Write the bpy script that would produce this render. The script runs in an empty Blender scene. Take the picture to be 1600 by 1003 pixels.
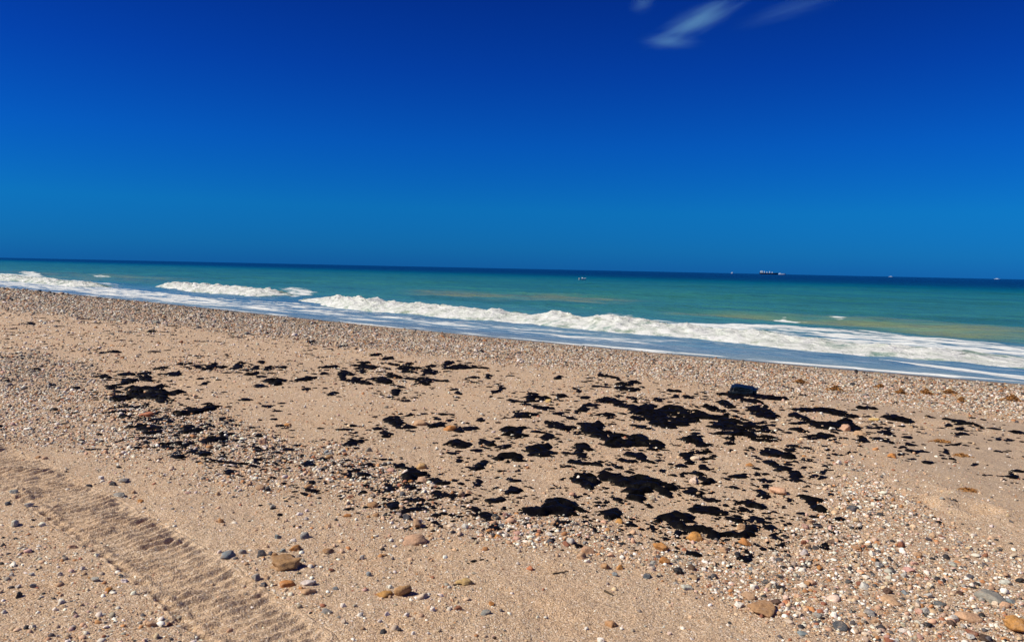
import bpy, math, random
import numpy as np
from mathutils import Vector, Euler
from mathutils.geometry import delaunay_2d_cdt

R = math.radians
rng = np.random.default_rng(7)
random.seed(7)
scene = bpy.context.scene
COL = scene.collection

# ------------------------------------------------------------------ camera
HFOV, PITCH, ROLL, EYE = R(66.0), R(3.80), R(1.22), 2.5
F = 800.0 / math.tan(HFOV / 2)
cam_d = bpy.data.cameras.new('camera')
cam_d.sensor_fit = 'HORIZONTAL'
cam_d.angle = HFOV
cam_d.clip_start = 0.1
cam_d.clip_end = 90000
cam = bpy.data.objects.new('camera', cam_d)
COL.objects.link(cam)
CAM_ROT = (Euler((math.pi / 2 - PITCH, 0, 0)).to_matrix() @ Euler((0, 0, ROLL)).to_matrix())
cam.matrix_world = CAM_ROT.to_4x4()
cam.location = (0, 0, EYE)
scene.camera = cam
CR = np.array(CAM_ROT)

# ------------------------------------------------------------------ world and sun
SUN_EL, SUN_AZ = R(45), R(-101)      # azimuth measured from the view axis (+Y), negative = to the left
world = bpy.data.worlds.new('World')
scene.world = world
world.use_nodes = True
wn, wl = world.node_tree.nodes, world.node_tree.links
wn.clear()
wout = wn.new('ShaderNodeOutputWorld')
bg = wn.new('ShaderNodeBackground')
sky = wn.new('ShaderNodeTexSky')
sky.sky_type = 'NISHITA'
sky.sun_disc = False
sky.sun_elevation = SUN_EL
sky.sun_rotation = SUN_AZ
sky.altitude = 0
sky.air_density = 1.0
sky.dust_density = 0.0
sky.ozone_density = 6.0
bg.inputs['Strength'].default_value = 0.082
# deep, saturated blue of the photograph: the same grade over the whole sky dome
gam = wn.new('ShaderNodeGamma'); gam.inputs['Gamma'].default_value = 1.0
tint = wn.new('ShaderNodeMix'); tint.data_type = 'RGBA'; tint.blend_type = 'MULTIPLY'
tint.inputs['Factor'].default_value = 1.0
tint.inputs['B'].default_value = (0.02, 0.40, 1.0, 1)
tc = wn.new('ShaderNodeTexCoord')
sep = wn.new('ShaderNodeSeparateXYZ')
ramp = wn.new('ShaderNodeValToRGB')
wl.new(tc.outputs['Generated'], sep.inputs[0])
wl.new(sep.outputs['Z'], ramp.inputs['Fac'])
el = ramp.color_ramp.elements
for q in ((0.024, (0.6, 0.58, 0.74)), (0.072, (0.6, 0.78, 0.78)), (0.15, (0.45, 0.66, 0.84)), (0.235, (0.4, 0.461, 0.761)), (0.315, (0.4, 0.339, 0.642))):
    e = el.new(q[0]); e.color = (*q[1], 1)
el[0].position, el[0].color = 0.0, (0.5, 0.435, 0.735, 1)
el[-1].position, el[-1].color = 0.6, (0.4, 0.28, 0.55, 1)
wl.new(sky.outputs[0], gam.inputs[0])
wl.new(gam.outputs[0], tint.inputs['A'])
tint2 = wn.new('ShaderNodeMix'); tint2.data_type = 'RGBA'; tint2.blend_type = 'MULTIPLY'
tint2.inputs['Factor'].default_value = 1.0
wl.new(tint.outputs['Result'], tint2.inputs['A'])
wl.new(ramp.outputs[0], tint2.inputs['B'])
wl.new(tint2.outputs['Result'], bg.inputs['Color'])
wl.new(bg.outputs[0], wout.inputs['Surface'])

sun_d = bpy.data.lights.new('sun', 'SUN')
sun_d.energy = 5.0
sun_d.angle = R(0.53)
sun_d.color = (1.0, 0.94, 0.86)
sun = bpy.data.objects.new('sun', sun_d)
COL.objects.link(sun)
sdir = Vector((math.sin(SUN_AZ) * math.cos(SUN_EL), math.cos(SUN_AZ) * math.cos(SUN_EL), math.sin(SUN_EL)))
sun.rotation_euler = sdir.to_track_quat('Z', 'Y').to_euler()

scene.render.engine = 'CYCLES'
scene.cycles.volume_bounces = 5       # sunlight is passed on inside the clouds
scene.view_settings.view_transform = 'Standard'
scene.view_settings.look = 'None'
scene.view_settings.exposure = 0.22
scene.view_settings.gamma = 1.0
scene.view_settings.use_curve_mapping = False

# ------------------------------------------------------------------ numpy noise
_perm = np.random.default_rng(99).permutation(256)
_perm = np.concatenate([_perm, _perm])
_g3 = np.random.default_rng(5).normal(size=(256, 3)); _g3 /= np.linalg.norm(_g3, axis=1)[:, None]

def noise3(x, y, z=0.0):
    x, y, z = np.broadcast_arrays(np.asarray(x, float), np.asarray(y, float), np.asarray(z, float))
    xi, yi, zi = np.floor(x).astype(int), np.floor(y).astype(int), np.floor(z).astype(int)
    xf, yf, zf = x - xi, y - yi, z - zi
    u, v, w = [t * t * t * (t * (t * 6 - 15) + 10) for t in (xf, yf, zf)]
    out = 0
    for dx in (0, 1):
        for dy in (0, 1):
            for dz in (0, 1):
                h = _perm[(_perm[(_perm[(xi + dx) & 255] + yi + dy) & 255] + zi + dz) & 255]
                g = _g3[h]
                d = g[..., 0] * (xf - dx) + g[..., 1] * (yf - dy) + g[..., 2] * (zf - dz)
                out = out + d * (u if dx else 1 - u) * (v if dy else 1 - v) * (w if dz else 1 - w)
    return out * 1.5

def fbm(x, y, z=0.0, oct=4, gain=0.5):
    a, f, s = 1.0, 1.0, 0
    for i in range(oct):
        s = s + a * noise3(np.asarray(x) * f + 17.3 * i, np.asarray(y) * f - 9.1 * i, np.asarray(z) * f + 3.7 * i)
        a *= gain; f *= 2.03
    return s

def sstep(a, b, x):
    t = np.clip((np.asarray(x, float) - a) / (b - a), 0, 1)
    return t * t * (3 - 2 * t)

# ------------------------------------------------------------------ place geometry: rays, shoreline, beach profile
def rays(px, py):
    c = np.stack([(np.asarray(px, float) - 800) / F, -(np.asarray(py, float) - 501.5) / F,
                  -np.ones_like(np.asarray(px, float))], -1)
    return c @ CR.T

def on_sea(px, py, z=0.0):
    d = rays(px, py)
    t = (z - EYE) / d[..., 2]
    return d[..., 0] * t, d[..., 1] * t

WL_PX = np.array([(0, 449), (135, 462), (270, 475), (405, 490), (540, 506), (800, 529), (1070, 557), (1330, 577), (1600, 600)], float)
_wx, _wy = on_sea(WL_PX[:, 0], WL_PX[:, 1], 0.0)
_w = np.stack([_wx, _wy], 1)
for _ in range(2):                                 # soften the traced shoreline
    _w[1:-1] = 0.25 * _w[:-2] + 0.5 * _w[1:-1] + 0.25 * _w[2:]
_d0 = _w[0] - _w[2]; _d0 /= np.linalg.norm(_d0)
_d1 = _w[-1] - _w[-3]; _d1 /= np.linalg.norm(_d1)
SHORE = np.concatenate([[_w[0] + _d0 * 4000], _w, [_w[-1] + _d1 * 4000]])
SDIR = (_w[-1] - _w[0]) / np.linalg.norm(_w[-1] - _w[0])      # along the shore, towards the right
SNRM = np.array([-SDIR[1], SDIR[0]])                          # seaward
if SNRM[1] < 0: SNRM = -SNRM

def poly_dist(x, y, P):
    """distance to an open polyline, signed: positive on the camera's side (inland)."""
    x, y = np.asarray(x, float), np.asarray(y, float)
    best = np.full(x.shape, 1e18); sg = np.ones(x.shape)
    for a, b in zip(P[:-1], P[1:]):
        ab = b - a
        t = np.clip(((x - a[0]) * ab[0] + (y - a[1]) * ab[1]) / (ab @ ab), 0, 1)
        dx, dy = x - a[0] - t * ab[0], y - a[1] - t * ab[1]
        d2 = dx * dx + dy * dy
        cr = ab[0] * dy - ab[1] * dx
        m = d2 < best
        best = np.where(m, d2, best)
        sg = np.where(m, np.where(cr > 0, -1.0, 1.0), sg)
    return np.sqrt(best) * sg

def inland(x, y):
    return poly_dist(x, y, SHORE)

def along(x, y):
    return x * SDIR[0] + y * SDIR[1]

_PU = np.array([-400, -60, -12, -3, 0, 1.2, 4, 9, 14, 24, 60, 400.0])
_PZ = np.array([-8, -3.0, -0.75, -0.16, 0, 0.10, 0.25, 0.43, 0.60, 0.90, 1.5, 3.0])

def base_h(x, y):
    return np.interp(inland(x, y), _PU, _PZ)

def on_beach(px, py):
    d = rays(px, py)
    z = np.full(d.shape[:-1], 0.8)
    for _ in range(12):
        t = (z - EYE) / d[..., 2]
        x, y = d[..., 0] * t, d[..., 1] * t
        z = 0.5 * z + 0.5 * base_h(x, y)
    return x, y

def to_px(x, y, z):
    p = np.stack([x, y, z - EYE], -1) @ CR
    return 800 + F * p[..., 0] / -p[..., 2], 501.5 - F * p[..., 1] / -p[..., 2]

def in_poly(x, y, P):
    x, y = np.asarray(x), np.asarray(y)
    c = np.zeros(x.shape, bool)
    j = len(P) - 1
    for i in range(len(P)):
        xi, yi = P[i]; xj, yj = P[j]
        if yi != yj:
            c ^= ((yi > y) != (yj > y)) & (x < (xj - xi) * (y - yi) / (yj - yi) + xi)
        j = i
    return c

def soft_poly(x, y, P, w):
    """1 inside, fading to 0 over the distance w outside and inside of the rim."""
    Q = np.concatenate([P, P[:1]])
    lo, hi = P.min(0) - w * 2, P.max(0) + w * 2
    out = np.zeros(np.shape(x))
    m = (x > lo[0]) & (x < hi[0]) & (y > lo[1]) & (y < hi[1])
    if m.any():
        d = np.abs(poly_dist(x[m], y[m], Q))
        s = np.where(in_poly(x[m], y[m], P), d, -d)
        out[m] = sstep(-w, w, s)
    return out

def beach_poly(pts):
    p = np.array(pts, float)
    x, y = on_beach(p[:, 0], p[:, 1])
    return np.stack([x, y], 1)

def sea_poly(pts):
    p = np.array(pts, float)
    x, y = on_sea(p[:, 0], p[:, 1])
    return np.stack([x, y], 1)

# ------------------------------------------------------------------ the tyre track (plan)
TL = np.array([(-170, 668), (-80, 715), (0, 765), (77, 809), (142, 851), (200, 889), (258, 934), (306, 963), (350, 1000), (410, 1060), (470, 1130)], float)
TR = np.array([(-100, 640), (-30, 675), (40, 707), (110, 745), (180, 784), (245, 826), (309, 862), (372, 905), (450, 955), (540, 1025), (620, 1110)], float)
_tlx, _tly = on_beach(TL[:, 0], TL[:, 1]); _trx, _try = on_beach(TR[:, 0], TR[:, 1])
_tl = np.stack([_tlx, _tly], 1); _tr = np.stack([_trx, _try], 1)
TC = 0.5 * (_tl + _tr)
for _ in range(3):
    TC[1:-1] = 0.25 * TC[:-2] + 0.5 * TC[1:-1] + 0.25 * TC[2:]
_td = TC[-2] - TC[1]; _td /= np.linalg.norm(_td)
_tn = np.array([-_td[1], _td[0]])
TW = 0.62 * float(np.mean(np.abs(((_tl - _tr)[2:-3]) @ _tn)))          # half width

def track_t(x, y):
    return poly_dist(x, y, TC)

# ------------------------------------------------------------------ height of the beach
FOOT = []
_fr = np.random.default_rng(31)
for _ in range(46):
    fx, fy = on_beach(_fr.uniform(-80, 760), _fr.uniform(492, 590))
    FOOT.append((float(fx), float(fy), _fr.uniform(0.10, 0.22), _fr.uniform(0.010, 0.03)))
for _ in range(26):
    fx, fy = on_beach(_fr.uniform(1250, 1650), _fr.uniform(640, 800))
    FOOT.append((float(fx), float(fy), _fr.uniform(0.08, 0.2), _fr.uniform(0.006, 0.02)))

def beach_h(x, y, track=True):
    x, y = np.asarray(x, float), np.asarray(y, float)
    u = inland(x, y)
    z = np.interp(u, _PU, _PZ)
    r = np.hypot(x, y)
    dry = sstep(0.2, 2.5, u)
    z = z + dry * 0.030 * fbm(x * 0.55, y * 0.55, 1.3, 3)
    near = sstep(45, 14, r) * dry
    z = z + near * 0.010 * fbm(x * 3.1, y * 3.1, 4.1, 3)
    z = z + sstep(16, 8, r) * dry * 0.0035 * fbm(x * 14, y * 14, 8.0, 2)
    for fx, fy, fr, fd in FOOT:
        m = (np.abs(x - fx) < fr * 3) & (np.abs(y - fy) < fr * 3)
        if m.any():
            q = ((x[m] - fx) ** 2 + (y[m] - fy) ** 2) / fr ** 2
            z[m] += fd * (0.8 * np.exp(-((np.sqrt(q) - 1.25) / 0.35) ** 2) - np.exp(-q * 1.6))
    return z

# ------------------------------------------------------------------ mesh helpers
def mesh_np(name, V, Q, smooth=True, attrs=None, colors=None):
    me = bpy.data.meshes.new(name)
    V = np.asarray(V, np.float32); Q = np.asarray(Q, np.int32)
    n = Q.shape[1]
    me.vertices.add(len(V)); me.vertices.foreach_set('co', V.ravel())
    me.loops.add(Q.size); me.loops.foreach_set('vertex_index', Q.ravel())
    me.polygons.add(len(Q))
    me.polygons.foreach_set('loop_start', np.arange(0, Q.size, n, dtype=np.int32))
    me.polygons.foreach_set('loop_total', np.full(len(Q), n, np.int32))
    me.polygons.foreach_set('use_smooth', np.full(len(Q), smooth, bool))
    me.update(calc_edges=True)
    for k, a in (attrs or {}).items():
        at = me.attributes.new(k, 'FLOAT', 'POINT'); at.data.foreach_set('value', np.asarray(a, np.float32))
    for k, a in (colors or {}).items():
        at = me.attributes.new(k, 'FLOAT_COLOR', 'POINT')
        at.data.foreach_set('color', np.concatenate([a, np.ones((len(a), 1))], 1).astype(np.float32).ravel())
    return me

def obj(name, me, mat=None, parent=None, kind=None, label=None, cat=None, group=None):
    o = bpy.data.objects.new(name, me)
    COL.objects.link(o)
    if mat is not None and me is not None:
        if not me.materials: me.materials.append(mat)
    if parent is not None: o.parent = parent
    if kind: o['kind'] = kind
    if label: o['label'] = label
    if cat: o['category'] = cat
    if group: o['group'] = group
    return o

def grid_faces(nr, nc, wrap=False):
    i = np.arange(nr - 1)[:, None]; j = np.arange(nc if wrap else nc - 1)[None, :]
    j2 = (j + 1) % nc
    return np.stack([i * nc + j, i * nc + j2, (i + 1) * nc + j2, (i + 1) * nc + j], -1).reshape(-1, 4)

# ------------------------------------------------------------------ materials
def new_mat(name):
    m = bpy.data.materials.new(name); m.use_nodes = True
    nt = m.node_tree
    b = nt.nodes['Principled BSDF']
    return m, nt.nodes, nt.links, b

def nmath(n, l, op, a, b=None, clamp=False):
    k = n.new('ShaderNodeMath'); k.operation = op; k.use_clamp = clamp
    for s, v in ((0, a), (1, b)):
        if v is None: continue
        if isinstance(v, (int, float)): k.inputs[s].default_value = v
        else: l.new(v, k.inputs[s])
    return k.outputs[0]

def nnoise(n, l, vec, scale, detail=3, rough=0.55, out='Fac'):
    k = n.new('ShaderNodeTexNoise'); k.inputs['Scale'].default_value = scale
    k.inputs['Detail'].default_value = detail; k.inputs['Roughness'].default_value = rough
    l.new(vec, k.inputs['Vector'])
    return k.outputs[out]

def nramp(n, l, fac, stops, interp='LINEAR'):
    k = n.new('ShaderNodeValToRGB'); k.color_ramp.interpolation = interp
    e = k.color_ramp.elements
    while len(e) < len(stops): e.new(0.5)
    for q, (p, c) in zip(e, stops):
        q.position = p; q.color = (*c, 1) if len(c) == 3 else c
    l.new(fac, k.inputs['Fac'])
    return k.outputs['Color']

def nmix(n, l, fac, a, b, blend='MIX'):
    k = n.new('ShaderNodeMix'); k.data_type = 'RGBA'; k.blend_type = blend
    for s, v in (('Factor', fac), ('A', a), ('B', b)):
        if isinstance(v, (int, float)): k.inputs[s].default_value = v
        elif isinstance(v, tuple): k.inputs[s].default_value = (*v, 1)
        else: l.new(v, k.inputs[s])
    return k.outputs['Result']

def nattr(n, name, out='Fac'):
    k = n.new('ShaderNodeAttribute'); k.attribute_name = name
    return k.outputs[out]

def geo_pos(n):
    return n.new('ShaderNodeNewGeometry').outputs['Position']

# sand -----------------------------------------------------------
def make_sand():
    m, n, l, b = new_mat('coarse_beach_sand')
    p = geo_pos(n)
    big = nnoise(n, l, p, 0.55, 4)
    mid = nnoise(n, l, p, 6.0, 4, 0.6)
    c = nramp(n, l, big, [(0.30, (0.49, 0.325, 0.195)), (0.52, (0.57, 0.385, 0.24)), (0.72, (0.62, 0.445, 0.29))])
    c = nmix(n, l, nmath(n, l, 'MULTIPLY', mid, 0.5), c, (0.62, 0.455, 0.28), 'MIX')
    c = nmix(n, l, nramp(n, l, nnoise(n, l, p, 2.3, 5, 0.65), [(0.45, (0, 0, 0)), (0.66, (0.8, 0.8, 0.8))]), c, (0.62, 0.375, 0.19))
    c = nmix(n, l, nramp(n, l, nnoise(n, l, p, 13.0, 5, 0.7), [(0.32, (0.85, 0.85, 0.85)), (0.48, (0, 0, 0))]), c, (0.27, 0.175, 0.10))
    # grains of several minerals
    vor = n.new('ShaderNodeTexVoronoi'); vor.inputs['Scale'].default_value = 150; l.new(p, vor.inputs['Vector'])
    g1 = n.new('ShaderNodeSeparateColor'); l.new(vor.outputs['Color'], g1.inputs[0])
    gc = nramp(n, l, g1.outputs[0], [(0.0, (0.08, 0.06, 0.042)), (0.09, (0.27, 0.19, 0.115)), (0.27, (0.48, 0.34, 0.20)),
                                     (0.52, (0.58, 0.43, 0.26)), (0.80, (0.62, 0.45, 0.31)), (0.92, (0.84, 0.75, 0.58))], 'CONSTANT')
    c = nmix(n, l, 0.62, c, gc)
    vor2 = n.new('ShaderNodeTexVoronoi'); vor2.inputs['Scale'].default_value = 62; l.new(p, vor2.inputs['Vector'])
    g2 = n.new('ShaderNodeSeparateColor'); l.new(vor2.outputs['Color'], g2.inputs[0])
    gc2 = nramp(n, l, g2.outputs[1], [(0.0, (0.16, 0.11, 0.08)), (0.13, (0.36, 0.23, 0.14)), (0.45, (0.48, 0.33, 0.21)),
                                      (0.78, (0.52, 0.33, 0.19)), (0.94, (0.75, 0.64, 0.50))], 'CONSTANT')
    grit = nattr(n, 'grit')
    c = nmix(n, l, nmath(n, l, 'MULTIPLY', grit, 0.6), c, gc2)
    # greyer fine sand where it is damp, darker where the swash wets it
    damp = nattr(n, 'damp')
    c = nmix(n, l, nmath(n, l, 'MULTIPLY', damp, 0.75), c, (0.37, 0.28, 0.19))
    wet = nattr(n, 'wet')
    c = nmix(n, l, wet, c, (0.085, 0.066, 0.050))
    l.new(c, b.inputs['Base Color'])
    rr = nmath(n, l, 'SUBTRACT', 0.95, nmath(n, l, 'MULTIPLY', wet, 0.62))
    l.new(rr, b.inputs['Roughness'])
    b.inputs['Specular IOR Level'].default_value = 0.25
    f1 = nnoise(n, l, p, 95, 3, 0.65)
    f2 = nnoise(n, l, p, 22, 3, 0.6)
    hgt = nmath(n, l, 'ADD', nmath(n, l, 'MULTIPLY', f1, 0.006), nmath(n, l, 'MULTIPLY', f2, 0.014))
    hgt = nmath(n, l, 'ADD', hgt, nmath(n, l, 'MULTIPLY', vor.outputs['Distance'], -0.003))
    bp = n.new('ShaderNodeBump'); bp.inputs['Strength'].default_value = 1.0; bp.inputs['Distance'].default_value = 1.35
    l.new(hgt, bp.inputs['Height']); l.new(bp.outputs[0], b.inputs['Normal'])
    return m
M_SAND = make_sand()

def make_pebble(name, use_attr):
    m, n, l, b = new_mat(name)
    p = geo_pos(n)
    if use_attr:
        c = nattr(n, 'col', 'Color')
        b.inputs['Roughness'].default_value = 0.72
    else:
        oi = n.new('ShaderNodeObjectInfo'); c = oi.outputs['Color']
        k = nnoise(n, l, p, 55, 5, 0.65)
        c = nmix(n, l, 1.0, c, nramp(n, l, k, [(0.28, (0.55, 0.50, 0.46)), (0.5, (1.0, 1.0, 1.0)), (0.72, (1.28, 1.22, 1.15))]), 'MULTIPLY')
        sp = nnoise(n, l, p, 260, 2, 0.6)
        c = nmix(n, l, 1.0, c, nramp(n, l, sp, [(0.32, (0.62, 0.60, 0.58)), (0.46, (1.0, 1.0, 1.0))]), 'MULTIPLY')
        # a dusting of sand on the flat upper faces
        dust = nmath(n, l, 'MULTIPLY', nramp(n, l, nnoise(n, l, p, 30, 4, 0.7), [(0.52, (0, 0, 0)), (0.68, (1, 1, 1))]), 0.45)
        c = nmix(n, l, dust, c, (0.45, 0.31, 0.20))
        b.inputs['Roughness'].default_value = 0.75
        bp = n.new('ShaderNodeBump'); bp.inputs['Strength'].default_value = 0.6; bp.inputs['Distance'].default_value = 0.01
        l.new(nnoise(n, l, p, 85, 4, 0.65), bp.inputs['Height']); l.new(bp.outputs[0], b.inputs['Normal'])
    l.new(c, b.inputs['Base Color'])
    b.inputs['Specular IOR Level'].default_value = 0.3
    return m
M_STONE = make_pebble('weathered_stone', False)
M_GRAVEL = make_pebble('mixed_gravel', True)

def make_tar():
    m, n, l, b = new_mat('crude_oil_tar')
    p = geo_pos(n)
    b.inputs['Base Color'].default_value = (0.0030, 0.0026, 0.0024, 1)
    k = nnoise(n, l, p, 28, 4, 0.6)
    l.new(nramp(n, l, k, [(0.35, (0.36, 0.36, 0.36)), (0.65, (0.7, 0.7, 0.7))]), b.inputs['Roughness'])
    b.inputs['Specular IOR Level'].default_value = 0.05
    h = nmath(n, l, 'ADD', nmath(n, l, 'MULTIPLY', nnoise(n, l, p, 18, 3), 0.02), nmath(n, l, 'MULTIPLY', nnoise(n, l, p, 70, 3), 0.006))
    bp = n.new('ShaderNodeBump'); bp.inputs['Strength'].default_value = 0.7; bp.inputs['Distance'].default_value = 1.0
    l.new(h, bp.inputs['Height']); l.new(bp.outputs[0], b.inputs['Normal'])
    return m
M_TAR = make_tar()

def make_water():
    m, n, l, b = new_mat('sea_water')
    p = geo_pos(n)
    off = nattr(n, 'offshore')
    lg = nmath(n, l, 'DIVIDE', nmath(n, l, 'LOGARITHM', nmath(n, l, 'ADD', off, 1.0), 10.0), 4.0)   # 0 at the beach, 1 ten km out
    c = nramp(n, l, lg, [(0.0, (0.13, 0.20, 0.24)), (0.12, (0.075, 0.175, 0.27)), (0.25, (0.05, 0.165, 0.26)), (0.32, (0.035, 0.165, 0.17)), (0.42, (0.026, 0.150, 0.130)),  # sky reflection on the swash is put into the nearshore blues
                         (0.52, (0.012, 0.120, 0.118)), (0.565, (0.001, 0.080, 0.095)), (0.605, (0.0006, 0.028, 0.056)), (0.66, (0.0004, 0.008, 0.032)), (1.0, (0.0004, 0.008, 0.038))])
    mp = n.new('ShaderNodeMapping'); l.new(p, mp.inputs['Vector'])
    mp.inputs['Rotation'].default_value = (0, 0, -math.atan2(SDIR[1], SDIR[0]))
    mp2 = n.new('ShaderNodeMapping'); l.new(mp.outputs[0], mp2.inputs['Vector']); mp2.inputs['Scale'].default_value = (0.22, 1, 1)
    pv = mp2.outputs[0]
    silt = nattr(n, 'silt')
    c = nmix(n, l, nmath(n, l, 'MULTIPLY', silt, 0.8), c, (0.16, 0.20, 0.10))
    var = nnoise(n, l, pv, 0.16, 7, 0.68)
    c = nmix(n, l, 1.0, c, nramp(n, l, var, [(0.30, (0.66, 0.70, 0.80)), (0.5, (1, 1, 1)), (0.72, (1.5, 1.32, 1.08))]), 'MULTIPLY')
    foam = nattr(n, 'foam')
    fn = nnoise(n, l, pv, 1.2, 8, 0.72)
    th = nmath(n, l, 'ADD', foam, nmath(n, l, 'MULTIPLY', nmath(n, l, 'SUBTRACT', fn, 0.5), 2.6))
    fm = nramp(n, l, th, [(0.42, (0, 0, 0)), (0.62, (1, 1, 1))])
    fm = nmath(n, l, 'MULTIPLY', fm, nramp(n, l, foam, [(0.01, (0, 0, 0)), (0.10, (1, 1, 1))]))
    lace = nramp(n, l, nnoise(n, l, pv, 2.6, 8, 0.75), [(0.50, (0, 0, 0)), (0.66, (1, 1, 1))])
    wash = nramp(n, l, lg, [(0.0, (0.9, 0.9, 0.9)), (0.20, (0.75, 0.75, 0.75)), (0.31, (0, 0, 0))])
    fm = nmath(n, l, 'MAXIMUM', fm, nmath(n, l, 'MULTIPLY', lace, nmath(n, l, 'MULTIPLY', wash, 0.42)))
    c = nmix(n, l, fm, c, (0.66, 0.68, 0.63))
    l.new(c, b.inputs['Base Color'])
    l.new(nmath(n, l, 'ADD', 0.22, nmath(n, l, 'MULTIPLY', fm, 0.6)), b.inputs['Roughness'])
    b.inputs['IOR'].default_value = 1.33
    b.inputs['Specular IOR Level'].default_value = 0.04
    h = nmath(n, l, 'ADD', nmath(n, l, 'MULTIPLY', nnoise(n, l, pv, 0.7, 7, 0.68), 0.55), nmath(n, l, 'MULTIPLY', nnoise(n, l, p, 5.0, 3, 0.6), 0.03))
    bp = n.new('ShaderNodeBump'); bp.inputs['Strength'].default_value = 0.8; bp.inputs['Distance'].default_value = 1.0
    l.new(h, bp.inputs['Height']); l.new(bp.outputs[0], b.inputs['Normal'])
    return m
M_WATER = make_water()

def make_foam():
    m, n, l, b = new_mat('breaking_foam')
    p = geo_pos(n)
    mp = n.new('ShaderNodeMapping'); l.new(p, mp.inputs['Vector'])
    mp.inputs['Rotation'].default_value = (0, 0, -math.atan2(SDIR[1], SDIR[0]))
    mp2 = n.new('ShaderNodeMapping'); l.new(mp.outputs[0], mp2.inputs['Vector']); mp2.inputs['Scale'].default_value = (0.55, 1, 1)
    pv = mp2.outputs[0]
    f = nattr(n, 'foam')
    fn = nnoise(n, l, pv, 1.3, 8, 0.74)
    th = nmath(n, l, 'ADD', f, nmath(n, l, 'MULTIPLY', nmath(n, l, 'SUBTRACT', fn, 0.5), 2.6))
    fm = nramp(n, l, th, [(0.34, (0, 0, 0)), (0.70, (1, 1, 1))])
    white = nramp(n, l, nnoise(n, l, pv, 2.6, 8, 0.72), [(0.34, (0.40, 0.45, 0.36)), (0.47, (0.62, 0.64, 0.56)), (0.60, (0.74, 0.74, 0.68))])
    water = nramp(n, l, nnoise(n, l, pv, 0.8, 3), [(0.35, (0.09, 0.24, 0.21)), (0.65, (0.26, 0.31, 0.19))])
    l.new(nmix(n, l, fm, water, white), b.inputs['Base Color'])
    l.new(nmath(n, l, 'ADD', 0.3, nmath(n, l, 'MULTIPLY', fm, 0.6)), b.inputs['Roughness'])
    b.inputs['Specular IOR Level'].default_value = 0.2
    h = nmath(n, l, 'ADD', nmath(n, l, 'MULTIPLY', nnoise(n, l, pv, 2.6, 8, 0.72), 0.42), nmath(n, l, 'MULTIPLY', nnoise(n, l, p, 14, 3, 0.6), 0.05))
    bp = n.new('ShaderNodeBump'); bp.inputs['Strength'].default_value = 0.7; bp.inputs['Distance'].default_value = 1.0
    l.new(h, bp.inputs['Height']); l.new(bp.outputs[0], b.inputs['Normal'])
    return m
M_FOAM = make_foam()

def plain(name, c, rough=0.6, spec=0.4, vary=0.15, scale=8.0):
    m, n, l, b = new_mat(name)
    tcn = n.new('ShaderNodeTexCoord')
    k = nnoise(n, l, tcn.outputs['Object'], scale, 4, 0.6)
    lo = tuple(x * (1 - vary) for x in c); hi = tuple(min(1, x * (1 + vary)) for x in c)
    l.new(nramp(n, l, k, [(0.3, lo), (0.7, hi)]), b.inputs['Base Color'])
    b.inputs['Roughness'].default_value = rough
    b.inputs['Specular IOR Level'].default_value = spec
    return m

# ------------------------------------------------------------------ the beach
GRAVEL_POLYS = [   # (outline in the photograph, dropped onto the beach, how dense, soft rim)
    ([(-60, 556), (60, 552), (130, 570), (150, 600), (60, 612), (-60, 606)], 0.90, 0.5),
    ([(-80, 604), (120, 598), (240, 640), (330, 640), (420, 672), (330, 720), (210, 705), (110, 698), (-80, 700)], 0.85, 0.4),
    ([(240, 660), (350, 650), (450, 690), (560, 700), (640, 745), (760, 800), (860, 815), (1000, 835), (1180, 850),
      (1290, 800), (1330, 720), (1400, 770), (1480, 820), (1600, 880), (1760, 960), (1760, 1130), (1500, 1080), (1270, 985), (1130, 930), (1000, 892), (840, 860), (720, 850),
      (640, 850), (520, 790), (400, 770), (280, 720)], 0.85, 0.25),
    ([(700, 800), (900, 815), (1040, 850), (1200, 890), (1330, 950), (1440, 1020), (1230, 970), (1060, 905), (900, 868), (760, 850)], 1.0, 0.15),
    ([(1290, 860), (1600, 900), (1760, 980), (1760, 1130), (1480, 1060)], 1.0, 0.2),
    ([(90, 690), (250, 690), (420, 745), (520, 800), (430, 800), (280, 755), (140, 725)], 0.42, 0.25),
    ([(330, 860), (420, 880), (480, 905), (520, 960), (430, 930), (360, 900)], 0.35, 0.12),
    ([(550, 840), (760, 905), (740, 960), (560, 930)], 0.20, 0.15),
    ([(-60, 790), (60, 820), (180, 900), (340, 1003), (380, 1060), (-60, 1060)], 0.30, 0.25),
]
GP = [(beach_poly(p), d, w) for p, d, w in GRAVEL_POLYS]
BAND_PX_FAR = WL_PX
BAND_PX_NEAR = np.array([(0, 486), (135, 500), (270, 510), (405, 528), (540, 543), (800, 571), (1070, 598), (1330, 634), (1600, 662)], float)
_bx, _by = on_beach(BAND_PX_NEAR[:, 0], BAND_PX_NEAR[:, 1])
BAND_U = inland(_bx, _by); BAND_V = along(_bx, _by)
_o = np.argsort(BAND_V); BAND_U, BAND_V = BAND_U[_o], BAND_V[_o]
SMOOTH = [(beach_poly(p), w) for p, w in [
    ([(1240, 618), (1420, 640), (1600, 662), (1760, 690), (1760, 720), (1500, 660), (1330, 645)], 0.4),
    ([(1340, 690), (1480, 672), (1620, 690), (1620, 800), (1480, 770)], 0.4),
    ([(640, 860), (800, 880), (960, 905), (1200, 985), (1250, 1060), (900, 1060), (760, 930)], 0.2)]]

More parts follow.
